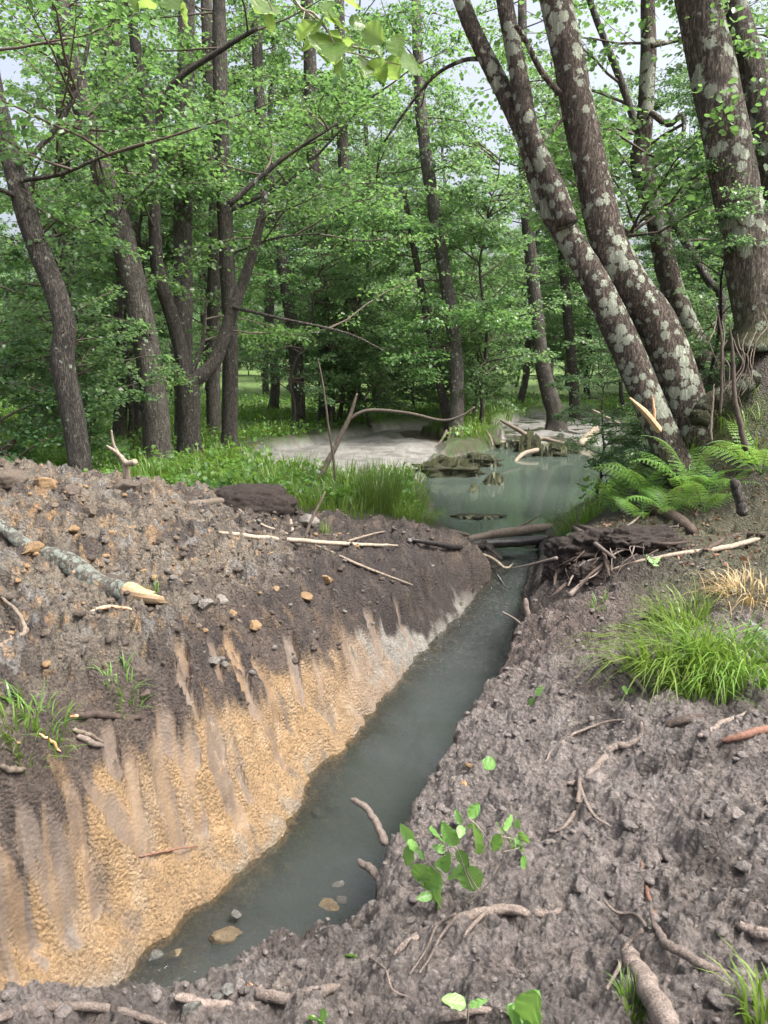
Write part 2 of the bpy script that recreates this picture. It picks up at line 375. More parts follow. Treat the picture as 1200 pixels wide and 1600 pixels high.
def inside(x, y, P):
    r = np.zeros(np.shape(x), bool); n = len(P)
    for i in range(n):
        x1, y1 = P[i]; x2, y2 = P[(i + 1) % n]
        if y1 == y2: continue
        c = ((y1 > y) != (y2 > y)) & (x < (x2 - x1) * (y - y1) / (y2 - y1) + x1); r ^= c
    return r
def zwater(y):
    return np.interp(y, [0, 3.0, 4.5, 5.5, 6.3, 7.0, 7.6, 8.2, 8.7, 9.0], [-.52, -.5, -.49, -.46, -.42, -.36, -.28, -.14, -.02, 0.0])
CTRL = [(0, 1400, .15), (100, 1350, .1), (0, 1250, .45), (100, 1200, .4), (100, 1450, -.2), (200, 1250, .1), (200, 1150, .35), (200, 1400, -.25),
        (300, 1250, -.1), (300, 1330, -.35), (300, 1100, .35), (300, 1000, .55), (400, 1150, -.05), (400, 1240, -.3), (400, 1050, .25), (400, 950, .5), (500, 1050, 0), (500, 1120, -.25),
        (500, 950, .35), (500, 900, .45), (600, 970, 0), (600, 1030, -.25), (600, 900, .3), (680, 900, .1), (700, 870, .16), (750, 882, .05),
        (0, 1100, .65), (100, 1050, .62), (0, 950, .85), (150, 930, .75), (0, 850, 1.0), (150, 850, .95), (300, 900, .7), (300, 830, .75),
        (0, 738, 1.16), (100, 757, 1.08), (200, 772, .98), (300, 788, .74), (360, 780, .66), (400, 797, .56), (450, 850, .5), (550, 840, .4), (650, 830, .25), (720, 850, .13),
        (540, 805, .33), (640, 815, .2),
        (500, 1500, .45), (700, 1400, .5), (600, 1550, .55), (900, 1590, .68), (1190, 1590, .72), (1190, 1400, .72), (1000, 1400, .62),
        (850, 1350, .55), (720, 1290, .42), (800, 1200, .42), (1000, 1200, .55), (1190, 1200, .65), (850, 1050, .38), (1000, 1050, .5), (1190, 1050, .6),
        (880, 950, .36), (1000, 950, .5), (1190, 930, .62), (900, 900, .42), (960, 860, .62), (900, 835, .5), (870, 850, .3), (1000, 800, .7), (1080, 750, .92), (1190, 800, .85), (930, 800, .35),
        (960, 770, .3), (1010, 740, .55)]
CW = [(4.2, 8.6, 2.65), (4.6, 8.4, 2.85), (3.75, 8.6, 1.95), (3.4, 8.7, 1.3), (3.95, 7.5, 1.3), (5, 8, 2.9), (5, 7, 2.0), (5, 10, 2.9), (4.2, 10, 2.3), (3.5, 10, 1.0),
      (4.5, 6, 1.0), (4, 4, .75), (3, 2, .8), (1.5, 0, .75), (0, 0, .72), (-1, 0, .6), (0, -3, .7), (3, -2, .75),
      (-3.4, 3.2, .6), (-4.2, 5, 1.0), (-4.5, 7, 1.2), (-4.6, 9.5, .5), (-3.6, 10.2, .35), (-2.3, 10.8, .3), (-6, 7, .8), (-6, 4, .8), (-5, 2, .6), (-1.0, 11, .28), (-0.2, 10.6, .22)]
cpts = np.vstack([[at_z(*p) for p in CTRL], CW, lw, rl])
def tps_fit(P):
    n = len(P); d = np.hypot(P[:, None, 0] - P[None, :, 0], P[:, None, 1] - P[None, :, 1])
    K = np.where(d > 0, d * d * np.log(d + 1e-12), 0) + np.eye(n) * 0.004
    Q = np.column_stack([np.ones(n), P[:, :2]])
    A = np.block([[K, Q], [Q.T, np.zeros((3, 3))]])
    return np.linalg.solve(A, np.concatenate([P[:, 2], np.zeros(3)]))
TPSW = tps_fit(cpts)
def tps(x, y):
    xf = np.ravel(x); yf = np.ravel(y); out = np.empty(len(xf)); n = len(cpts)
    for s in range(0, len(xf), 60000):
        a = xf[s:s + 60000]; b = yf[s:s + 60000]
        d2 = (a[:, None] - cpts[None, :, 0]) ** 2 + (b[:, None] - cpts[None, :, 1]) ** 2
        out[s:s + 60000] = (0.5 * d2 * np.log(d2 + 1e-12)) @ TPSW[:n] + TPSW[n] + TPSW[n + 1] * a + TPSW[n + 2] * b
    return out.reshape(np.shape(x))
SILT_A = np.array([at_z(u, v, 0)[:2] for u, v in [(372, 724), (450, 704), (540, 686), (610, 672), (680, 664), (705, 690), (690, 712), (655, 745), (640, 765), (560, 770), (440, 755)]])
SILT_B = np.array([at_z(u, v, 0)[:2] for u, v in [(750, 690), (770, 668), (830, 648), (900, 645), (960, 655), (1010, 690), (945, 704), (880, 690), (830, 702)]])
ISLAND = at_z(728, 690, 0.0)[:2] + np.array([0, 1.0])
TURF = [(ISLAND[0], ISLAND[1], 1.15, 0.36)]
def region_d(x, y, P):
    d = line_dist(x, y, np.vstack([P, P[:1]])); return np.where(inside(x, y, P), -d, d)

SMEARS = []                                               # tooth marks of the digger bucket: (plan polyline, half width, tone)
def smear_mask(x, y):
    best = np.full(np.shape(x), 9.0); tone = np.zeros(np.shape(x))
    wob = .35 * fbm(x * 9, y * 9, 45, 2) + .35 * fbm(x * 28, y * 28, 49, 3)
    for (L, hw, tn) in SMEARS:
        d = line_dist(x, y, L) / hw + wob
        tone = np.where(d < best, tn, tone); best = np.minimum(best, d)
    return best, tone
def terrain(x, y, full=False):
    """height, plus zone masks when full"""
    x = np.asarray(x, float); y = np.asarray(y, float)
    near = tps(np.clip(x, -7, 6), np.clip(y, -4, 12)); near = np.clip(near, -.9, 3.1)
    far = 0.30 + 0.10 * fbm(x * .35, y * .35, 3, 4) + 0.012 * np.clip(y - 35, 0, 120)
    hill = 3.2 * sstep(0.0, 7.0, x - 0.40 * y - 0.2) + 0.8 * sstep(.0, 1.0, x - 0.40 * y - 0.1)
    far = far + hill
    w = np.clip(sstep(9.6, 12.5, y) + sstep(5.0, 7.0, -x) + sstep(5.0, 6.5, x) * 0 + sstep(2.5, 5, -y), 0, 1)
    wr = sstep(10.0, 13.0, y)
    w = np.where(x > 2.5, wr, w)
    base = lerp(near, far, w)
    # zones
    rg1 = sstep(9.5, 8.0, y) if False else (1 - sstep(8.0, 9.2, y))
    ex = x + rg1 * (.085 * fbm(x * 4.2, y * 4.2, 35, 4, .6)); ey = y + rg1 * (.085 * fbm(x * 4.2 + 5, y * 4.2, 36, 4, .6))
    dtr = region_d(ex, ey, TRENCH); dL = line_dist(ex, ey, lw[:, :2]); dR = line_dist(ex, ey, rl[:, :2])
    xm = np.interp(y, lw[:, 1], lw[:, 0]); left = ex < np.interp(ey, np.r_[lw[2:, 1], 9.5, 10.5], np.r_[lw[2:, 0], 1.8, 1.0]) + 0.02
    zw = zwater(y)
    dpo = region_d(x, y, POND)
    dsa = region_d(x, y, SILT_A); dsb = region_d(x, y, SILT_B); dsl = np.minimum(dsa, dsb)
    nearw = 1 - sstep(10.0, 12.5, y)
    # ---- relief
    q = 0.86 * x + 0.5 * y + 0.05 * fbm(x * 2.2, y * 2.2, 41, 2); along = 0.5 * x - 0.86 * y
    hb = base - zw
    clay_z = 0.27 - 0.10 * (y - 3.0)
    st1 = vnoise(q * 7.0, along * 0.75, 21); st2 = vnoise(q * 15.0, along * 1.1, 22)
    streak = 0.65 * st1 + 0.35 * st2
    lb = left & (y < 9.0)
    bank = np.where(lb, 1.0, 0) * (1 - sstep(0.40, 0.62, base + .12 * fbm(x * 3, y * 3, 46, 2))) * (1 - sstep(7.6, 8.4, y)) * nearw
    clay = bank * sstep(-0.05, 0.05, clay_z + 0.16 * fbm(q * 4.5, along * 1.6, 47, 3) + .12 * fbm(x * 9, y * 9, 48, 3) - base)
    if SMEARS:
        sd_, stone = smear_mask(x, y); smear = np.where(lb, 1.0, 0) * (1 - sstep(.80, 1.0, sd_)) * sstep(-.42, -.2, fbm(x * 11, y * 11, 43, 3)); lip = np.where(lb, 1.0, 0) * sstep(.75, 1.0, sd_) * (1 - sstep(1.0, 1.5, sd_))
    else:
        smear = np.zeros_like(base); stone = smear; lip = smear
    heap = np.where(lb, 1.0, 0) * (1 - bank) * nearw
    rightb = np.where(~left, 1.0, 0) * (1 - sstep(7.0, 8.5, y))
    wx = x + .030 * vnoise(x * 17, y * 17, 31) + .012 * vnoise(x * 45, y * 45, 33); wy = y + .030 * vnoise(x * 17 + 9, y * 17, 32) + .012 * vnoise(x * 45, y * 45 + 7, 34)
    def crumb(sc, seed):
        f1, f2, c = worley(wx * sc, wy * sc, seed); e = np.sqrt(np.clip((f2 - f1) / .55, 0, 1))
        return e * (.25 + .75 * c), c
    k1, cid = crumb(13, 51); k2, cid2 = crumb(30, 52); k3, cid3 = crumb(5.0, 53); k4, _ = crumb(62, 54)
    bil = 1 - np.abs(fbm(x * 6, y * 6, 68, 4)) * 2.4
    patch = sstep(-.30, .28, fbm(x * 1.7, y * 1.7, 64, 3))
    clod = 0.036 * k1 * (.4 + .6 * patch) + 0.022 * k2 + 0.008 * k4 + 0.05 * np.clip(k3 - .45, 0, 1) * patch
    lump = 0.10 * fbm(x * 2.6, y * 2.6, 61, 4) + 0.06 * fbm(x * 8, y * 8, 62, 4) + .03 * bil
    rub = 0.020 * fbm(x * 19, y * 19, 63, 3, .5)
    z = base.copy()
    z += rightb * (clod * .9 + lump * 1.2 + rub)
    z += heap * (1 - smear) * (clod * 1.5 + lump * 1.7 + rub * 1.0)
    flute = 0.030 * st1 + 0.015 * st2
    z += bank * sstep(-.05, 0.10, hb) * (flute + (1 - smear) * (rub * 1.3 + clod * (.35 + .75 * (1 - clay)) + lump * .9 * (1 - clay) + .05 * fbm(x * 6, y * 6, 69, 3)) + 0.03 * fbm(x * 5, y * 5, 66, 2))
    z += smear * .007 * vnoise(q * 55, along * 1.5, 44)
    z += -0.022 * smear + .018 * lip * (bank + heap)
    ff = sstep(9.0, 11.5, y) * (1 - sstep(40, 80, y)) * (dpo > 0)
    z += ff * 0.06 * fbm(x * 3, y * 3, 67, 3)
    # ---- silt flats: thin stepped layers
    sx = fbm(x * .9, y * 1.5, 71, 3) * .10 + 0.07 + 0.03 * vnoise(x * 2, y * 5, 75)
    ter = np.floor(sx / 0.045) * 0.045; sil = lerp(sx, ter, 0.75) + 0.006 * fbm(x * 9, y * 9, 72, 2)
    silt = 1 - sstep(-.15, .2, dsl + .25 * fbm(x * 1.5, y * 1.5, 73, 2))
    z = lerp(z, np.where(dsa < dsb, sil + 0.05 * sstep(0, 1.0, -dsa), sil - 0.05), silt * (y > 9.5))
    # ---- pond basin
    pin = sstep(-.06, .5, -dpo + .06 * fbm(x * 5, y * 5, 74, 2)) * (1 - silt)
    z = lerp(z, -0.34, pin)
    for (ix, iy, ir, ih) in TURF:
        dd = np.hypot((x - ix) * 0.85, (y - iy)) + .2 * fbm(x * 2.5, y * 2.5, 77, 2)
        z = np.maximum(z, lerp(-.3, ih, 1 - sstep(ir * .85, ir * 1.02, dd)))
    # ---- trench
    ins = sstep(0.0, 0.02, -dtr)
    bed = zw - 0.03 - 0.20 * sstep(0, .45, dL) + 0.035 * fbm(x * 6, y * 6, 81, 3)
    cut = sstep(0.0, 0.2, dR - .05 + .09 * fbm(x * 7, y * 7, 82, 3))
    zt = lerp(np.maximum(np.minimum(z, zw + .02 + .9 * dR), bed), bed, cut)
    z = np.where(dtr < 0, zt, z)
    ramp = zw + .008 + 1.25 * dL + 3.2 * np.clip(dL - .20, 0, 9) + .035 * fbm(x * 9, y * 9, 83, 3) * sstep(0, .1, dL) + (1 - smear) * (clod * .9 + lump * .8 - .02) * sstep(.06, .3, dL)
    z = np.where((dtr >= 0) & left & (y < 8.0), np.minimum(z, ramp), z)
    edge = np.where(left & (y < 8.8), np.clip(dL / .12, 0, 1), 1.0)
    z = np.where((dtr >= 0) & left & (y < 8.6), np.maximum(z, zw + 0.012 * edge), z)
    if not full: return z
    return z, dict(clay=clay, smear=smear, bank=bank, heap=heap, rightb=rightb, silt=silt, dpo=dpo, dtr=dtr, left=left, base=base, zw=zw,
                   streak=streak, cid=cid, cid2=cid2, cid3=cid3, hb=z - zw, q=q, along=along, patch=patch, dL=dL, stone=stone, k1=k1)
SHEET = {}
def surface(x, y):                                        # height read off the built sheet (falls back to the full function)
    x = np.asarray(x, float); y = np.asarray(y, float)
    if not SHEET: return terrain(x, y)
    r = np.hypot(x, y); t = np.arctan2(x, y); R, T, Z = SHEET['r'], SHEET['t'], SHEET['z']
    i = np.clip(np.searchsorted(R, r) - 1, 0, len(R) - 2); j = np.clip(np.searchsorted(T, t) - 1, 0, len(T) - 2)
    a = np.clip((r - R[i]) / (R[i + 1] - R[i]), 0, 1); b = np.clip((t - T[j]) / (T[j + 1] - T[j]), 0, 1)
    return (Z[i, j] * (1 - b) + Z[i, j + 1] * b) * (1 - a) + (Z[i + 1, j] * (1 - b) + Z[i + 1, j + 1] * b) * a
def ground_z(x, y): return float(surface(np.array([x]), np.array([y]))[0])
_T = np.concatenate([np.arange(1.2, 12, 0.09), np.arange(12, 45, 0.4)])
def _probe(d, T):
    P = np.array([0, 0, CAM_Z])[None, :] + T[:, None] * d[None, :]
    b = np.nonzero(P[:, 2] < surface(P[:, 0], P[:, 1]))[0]
    return P, (b[0] if len(b) else len(T) - 1)
def hit(u, v, lift=0.0):                                  # where the sight line meets the ground
    d = ray(u, v); P, k = _probe(d, _T); k = max(1, k)
    P, k = _probe(d, np.linspace(_T[k - 1], _T[k], 14)); p = P[k]
    return np.array([p[0], p[1], p[2] + lift])
def hits(uv, lift=0.0): return np.array([hit(u, v, lift) for u, v in uv])

def build_ground():
    th = np.radians(np.concatenate([np.linspace(-180, -42, 24)[:-1], np.linspace(-42, -33, 16)[:-1], np.linspace(-33, 33, 600), np.linspace(33, 42, 16)[1:], np.linspace(42, 180, 24)[1:-1]]))
    r = np.concatenate([[0.05, 0.4, 0.8, 1.1, 1.35], np.geomspace(1.5, 10.5, 520), np.geomspace(10.5, 34, 130)[1:], np.geomspace(34, 420, 36)[1:]])
    T, R = np.meshgrid(th, r); X = R * np.sin(T); Y = R * np.cos(T)
    z, m = terrain(X, Y, True); SHEET.update(r=r, t=th, z=z)
    nr, nt_ = X.shape
    i = np.arange(nr - 1)[:, None] * nt_; j = np.arange(nt_)[None, :]; k = (j + 1) % nt_
    q = np.stack([i + j, i + k, i + nt_ + k, i + nt_ + j], -1).reshape(-1, 4)
    mb = MB(); mb.add(np.stack([X, Y, z], -1).reshape(-1, 3), q)
    me = mb.mesh('ground', M['earth'])
    # earth colours by zone
    def C(*c): return np.array(c)
    sh = X.shape
    def rgb(c): return np.broadcast_to(C(*c), sh + (3,)).copy()
    def mixc(col, c, w): w = np.clip(w, 0, 1)[..., None]; return col * (1 - w) + C(*c) * w
    n1 = fbm(X * 2.2, Y * 2.2, 91, 4); n2 = fbm(X * 7, Y * 7, 92, 3); n3 = fbm(X * .8, Y * .8, 93, 3)
    f = rgb((0.045, 0.075, 0.022)); f = mixc(f, (0.06, 0.05, 0.03), sstep(-.1, .35, n1)); f = mixc(f, (0.10, 0.17, 0.035), sstep(22, 30, Y) * .8)
    hp = rgb((0.135, 0.114, 0.088)); hp = mixc(hp, (0.055, 0.044, 0.037), sstep(-.05, .35, n1)); hp = mixc(hp, (0.23, 0.14, 0.066), sstep(.14, .36, n2 + .35 * n3 - .05) * sstep(.65, .95, m['base']) * .75)
    hp = mixc(hp, (0.17, 0.17, 0.165), sstep(.84, .9, m['cid']) * .5); hp = mixc(hp, (0.27, 0.17, 0.085), sstep(.90, .94, m['cid2']) * .6); hp = mixc(hp, (0.040, 0.032, 0.028), (m['cid'] < .18) * .6)
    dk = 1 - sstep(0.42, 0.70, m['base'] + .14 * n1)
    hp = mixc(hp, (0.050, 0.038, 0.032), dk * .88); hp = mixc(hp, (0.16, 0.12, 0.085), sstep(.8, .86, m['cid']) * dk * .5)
    rb = rgb((0.138, 0.120, 0.110)); rb = mixc(rb, (0.072, 0.060, 0.054), sstep(0, .4, n1)); rb = mixc(rb, (0.205, 0.186, 0.172), sstep(.1, .4, n2) * .6)
    rb = mixc(rb, (0.062, 0.044, 0.037), sstep(3.6, 5.2, Y + .5 * n1) * .85); rb = mixc(rb, (0.18, 0.155, 0.135), sstep(.85, .92, m['cid']) * .4)
    rb = mixc(rb, (0.05, 0.055, 0.024), sstep(4.6, 5.4, Y) * sstep(1.6, 2.3, X) * .7)
    bk = rgb((0.078, 0.058, 0.046)); bk = mixc(bk, (0.042, 0.032, 0.028), sstep(-.1, .3, n1)); bk = mixc(bk, (0.125, 0.10, 0.082), sstep(.1, .4, m['streak']) * .6)
    bk = mixc(bk, (0.19, 0.125, 0.068), sstep(.86, .9, m['cid']) * .7); bk = mixc(bk, (0.028, 0.021, 0.019), sstep(5.0, 6.6, Y + .5 * n1) * .9); bk = mixc(bk, (0.085, 0.066, 0.052), sstep(.1, .35, n2) * .5); bk = mixc(bk, (0.022, 0.017, 0.016), sstep(.05, .35, fbm(X * 4, Y * 4, 99, 3)) * .6)
    cl = rgb((0.195, 0.122, 0.060)); cl = mixc(cl, (0.165, 0.118, 0.076), sstep(0, .4, n1)); cl = mixc(cl, (0.235, 0.172, 0.11), sstep(.1, .45, n2) * .6); cl = mixc(cl, (0.10, 0.075, 0.056), sstep(.15, .45, fbm(X * 6, Y * 6, 98, 4)) * .75)
    cl = cl * np.array((1.52, 1.62, 1.72))
    cl = mixc(cl, (0.25, 0.215, 0.165), (1 - sstep(.03, .22, m['hb'])) * (.10 + .6 * sstep(0, .35, n2)))
    gy = sstep(4.9, 6.0, Y + .6 * n1) * .8
    cl = mixc(cl, (0.215, 0.165, 0.122), gy); cl = mixc(cl, (0.22, 0.21, 0.185), sstep(6.0, 6.6, Y + .8 * n2))
    tn = m['stone'][..., None]
    sm = (1 - tn) * np.array((0.095, 0.078, 0.068)) + tn * np.array((0.20, 0.128, 0.068)); sm = mixc(sm, (0.135, 0.112, 0.096), sstep(-.1, .3, vnoise(m['q'] * 9, m['along'] * 1.2, 96)) * .7); sm = mixc(sm, (0.20, 0.135, 0.075), sstep(.15, .4, vnoise(m['q'] * 24, m['along'] * 1.2, 97)) * .6)
    b = bk * (1 - m['clay'][..., None]) + cl * m['clay'][..., None]
    hp = hp * 1.08; rb = rb * 1.15; sm = sm * .80
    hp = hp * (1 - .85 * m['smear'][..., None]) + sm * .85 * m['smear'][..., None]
    sw = (m['smear'] * .88)[..., None]; b = b * (1 - sw) + sm * sw
    col = f
    def over(col, c, w): return col * (1 - w[..., None]) + c * w[..., None]
    damz = (1 - sstep(9.0, 11.0, Y + .6 * n1)) * (np.abs(X) < 9) * sstep(-3, -1, Y)
    col = over(col, rgb((0.045, 0.036, 0.032)), damz)
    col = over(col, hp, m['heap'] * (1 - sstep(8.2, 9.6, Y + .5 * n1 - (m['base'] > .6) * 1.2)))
    col = over(col, rb, m['rightb'])
    col = over(col, b, np.clip(m['bank'], 0, 1))
    rp = hit(915, 885); dkp = (1 - sstep(.40, 1.0, np.hypot((X - rp[0]) * .8, Y - rp[1]) + .2 * n2)) * .85; col = over(col, rgb((0.03, 0.023, 0.02)), dkp * (~m['left']))  # dark peat tone, also painting the shade of the hollow under the root plate
    mossy = sstep(1.0, 1.5, z) * (X > 2.5) * sstep(5, 7, Y) * (Y < 14)
    col = over(col, mixc(rgb((0.040, 0.032, 0.022)), (0.055, 0.068, 0.018), sstep(-.05, .25, n1)), mossy)
    hillw = sstep(.1, .8, X - .4 * Y) * (Y > 10)
    col = over(col, mixc(rgb((0.03, 0.045, 0.016)), (0.05, 0.038, 0.025), sstep(0, .3, n1)), hillw)
    sc = mixc(rgb((0.20, 0.194, 0.184)), (0.12, 0.115, 0.107), sstep(-.05, .3, fbm(X * 1.2, Y * 4, 95, 3))); sc = mixc(sc, (0.13, 0.12, 0.11), sstep(.25, .45, fbm(X * 2, Y * 3, 96, 3)))
    col = over(col, sc, m['silt'] * (Y > 9.5))
    col = over(col, mixc(rgb((0.085, 0.078, 0.064)), (0.17, 0.14, 0.10), sstep(.1, .35, fbm(X * 5, Y * 5, 94, 3))), sstep(0, .02, -m['dtr']) * (z < m['zw'] + .02)); col = over(col, rgb((0.16, 0.16, 0.14)), sstep(0, .4, -m['dpo']) * (z < 0.0) * (1 - m['silt']))
    isl = np.zeros(sh)
    for (ix, iy, ir, ih) in TURF: isl = np.maximum(isl, (np.hypot(X - ix, Y - iy) < ir * 1.6) * 1.0)
    col = over(col, rgb((0.055, 0.042, 0.032)), isl * (z < .28) * (z > 0)); col = over(col, rgb((0.05, 0.08, 0.02)), isl * sstep(.27, .32, z))
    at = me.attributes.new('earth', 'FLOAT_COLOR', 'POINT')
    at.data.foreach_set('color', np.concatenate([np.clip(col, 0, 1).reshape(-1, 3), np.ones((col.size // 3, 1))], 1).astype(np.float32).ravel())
    wet = 0.25 + 0.45 * m['rightb'] + 0.5 * m['silt'] + .3 * (1 - sstep(0, .12, z - m['zw'])) * (Y < 9) + .35 * damz * sstep(7, 8.5, Y) + .25 * m['smear']
    grain = np.clip(1.0 - .75 * m['smear'] - .65 * m['silt'] - .5 * m['clay'], 0.12, 1)
    relief = np.clip(1.0 - .7 * m['smear'] - .55 * m['silt'], .2, 1)
    for nm, a in (('wet', wet), ('grain', grain), ('relief', relief)):
        t = me.attributes.new(nm, 'FLOAT', 'POINT'); t.data.foreach_set('value', np.clip(a, 0, 1).astype(np.float32).ravel())
    tag(link('ground', me), kind='structure')
TOOTH = [([(283, 1007), (287, 1047)], 28, .6), ([(283, 1057), (305, 1100)], 20, .5), ([(358, 1003), (388, 1078)], 28, 1), ([(400, 1033), (430, 1097)], 20, .8), ([(452, 1010), (467, 1087)], 26, .5), ([(492, 1027), (500, 1073)], 18, .4),
         ([(262, 1140), (250, 1200), (278, 1325)], 42, .3), ([(300, 1160), (288, 1215), (312, 1282)], 34, .25), ([(335, 1135), (342, 1200), (372, 1275)], 38, .15), ([(373, 1207), (390, 1247)], 18, .2), ([(400, 1110), (427, 1157), (440, 1193)], 16, .3),
         ([(205, 1200), (220, 1310)], 32, .35), ([(115, 1250), (125, 1350)], 30, .4), ([(150, 1245), (220, 1310)], 40, .3), ([(40, 1315), (100, 1430)], 34, .5), ([(85, 1350), (145, 1410)], 30, .2), ([(0, 1370), (35, 1450)], 40, .6), ([(-5, 1460), (18, 1540)], 40, .4),
         ([(45, 1460), (70, 1500)], 26, .0), ([(100, 1430), (120, 1470)], 26, .0), ([(540, 1000), (556, 1050)], 20, .3), ([(575, 960), (592, 1020)], 22, .3), ([(170, 1150), (178, 1190)], 30, .3), ([(330, 1010), (345, 1060)], 16, .4), ([(620, 955), (640, 1005)], 16, .2)]
_marks = [(hits(L)[:, :2], px_w(w, float(np.mean(hits(L)[:, 1]))) / 2, tn) for L, w, tn in TOOTH]
SMEARS.extend(_marks)
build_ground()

# ------------------------------------------------------------------ water
def water_material(name, ripple, murk, chop):
    m, nt = mat_new(name); n = N(nt)
    tc = n('ShaderNodeTexCoord'); at = n('ShaderNodeAttribute', attribute_name='murk'); ru = n('ShaderNodeAttribute', attribute_name='rough_water')
    mp = n('ShaderNodeMapping', ins={'Vector': tc.outputs['Object'], 'Scale': (1.0, 0.6, 1.0), 'Rotation': (0, 0, 0.4)})
    a = n('ShaderNodeTexNoise', ins={'Vector': mp.outputs[0], 'Scale': 4.0, 'Detail': 3.0})
    b = n('ShaderNodeTexNoise', ins={'Vector': mp.outputs[0], 'Scale': 26.0, 'Detail': 3.0, 'Distortion': 0.6})
    h = n.math('ADD', n.math('MULTIPLY', a.outputs['Fac'], ripple), n.math('MULTIPLY', n.math('MULTIPLY', b.outputs['Fac'], ru.outputs['Fac']), chop))
    bm = n('ShaderNodeBump', ins={'Strength': 1.0, 'Distance': 0.05, 'Height': h})
    big = n('ShaderNodeTexNoise', ins={'Vector': tc.outputs['Object'], 'Scale': 1.3, 'Detail': 4.0, 'Distortion': 0.5})
    dc = n.mix(big.outputs['Fac'], tuple(x * .8 for x in murk), tuple(x * 1.2 for x in murk))
    dif = n('ShaderNodeBsdfDiffuse', ins={'Color': dc}); tr = n('ShaderNodeBsdfTransparent', ins={'Color': (0.75, 0.74, 0.66, 1)})
    body = n('ShaderNodeMixShader', ins={0: at.outputs['Fac'], 1: tr.outputs[0], 2: dif.outputs[0]})
    gl = n('ShaderNodeBsdfGlossy', ins={'Roughness': 0.06, 'Normal': bm.outputs[0]})
    fr = n('ShaderNodeFresnel', ins={'IOR': 1.36, 'Normal': bm.outputs[0]})
    ms = n('ShaderNodeMixShader', ins={0: fr.outputs[0], 1: body.outputs[0], 2: gl.outputs[0]})
    n.out(ms.outputs[0]); return m
def water_sheet(name, xs, ys, mat, murkk):
    X, Y = np.meshgrid(xs, ys); Z = zwater(Y)
    rapid = sstep(5.6, 7.2, Y) * (1 - sstep(8.6, 8.9, Y)); near_r = 0.5 * (1 - sstep(2.9, 3.6, Y)) + .35 * sstep(0.35, .75, X - (Y - 3.6) * .42) * (Y < 6.5)
    Z = Z + rapid * 0.026 * fbm(X * 7, Y * 4, 201, 3)
    nr, nc = X.shape; i = np.arange(nr - 1)[:, None] * nc; j = np.arange(nc - 1)[None, :]
    q = np.stack([i + j, i + j + 1, i + nc + j + 1, i + nc + j], -1).reshape(-1, 4)
    mb = MB(); mb.add(np.stack([X, Y, Z], -1).reshape(-1, 3), q); me = mb.mesh(name, mat)
    dep = np.clip(Z - surface(X, Y), 0, 2)
    for nm, a in (('murk', 1 - np.exp(-dep * murkk)), ('rough_water', np.clip(rapid + near_r, 0, 1))):
        t = me.attributes.new(nm, 'FLOAT', 'POINT'); t.data.foreach_set('value', a.astype(np.float32).ravel())
    return tag(link(name, me), kind='structure')
M['stream'] = water_material('stream_water', 0.12, (0.040, 0.046, 0.044), 1.5)
M['pond'] = water_material('pond_water', 0.035, (0.062, 0.082, 0.068), 0.2)
water_sheet('stream_water', np.linspace(-3.2, 2.6, 150), np.linspace(0.8, 8.95, 260), M['stream'], 8.0)
water_sheet('pond_water', np.linspace(-6, 12, 90), np.concatenate([np.linspace(8.95, 12, 40)[0:-1], np.linspace(12, 36, 90)]), M['pond'], 16.0)

# ------------------------------------------------------------------ leaves, twigs, trees
def frame(d, nrm):
    d = d / (np.linalg.norm(d, axis=1)[:, None] + 1e-9)
    s = np.cross(nrm, d); s /= np.linalg.norm(s, axis=1)[:, None] + 1e-9
    return d, s, np.cross(d, s)
T_FAR = (np.array([(0, 0, 0), (.45, -.42, .05), (1, 0, -.06), (.5, .42, .05)]), np.array([(0, 1, 2, 3)]))
T_MID = (np.array([(0, 0, 0), (.32, -.38, .09), (.78, -.34, .06), (1, 0, -.08), (.78, .34, .06), (.32, .38, .09)]), np.array([(0, 1, 2, 3), (0, 3, 4, 5)]))
def leaves(mb, pos, d, nrm, size, tint, tmpl):
    tv, tq = tmpl; n = len(pos); k = len(tv)
    d, s, u = frame(d, nrm)
    V = pos[:, None, :] + size[:, None, None] * (tv[None, :, 0, None] * d[:, None, :] + tv[None, :, 1, None] * s[:, None, :] + tv[None, :, 2, None] * u[:, None, :])
    q = (np.arange(n)[:, None, None] * k + tq[None]).reshape(-1, 4)
    mb.add(V.reshape(-1, 3), q, None, np.repeat(tint, k)); return mb
def unit(v): return v / (np.linalg.norm(v) + 1e-9)
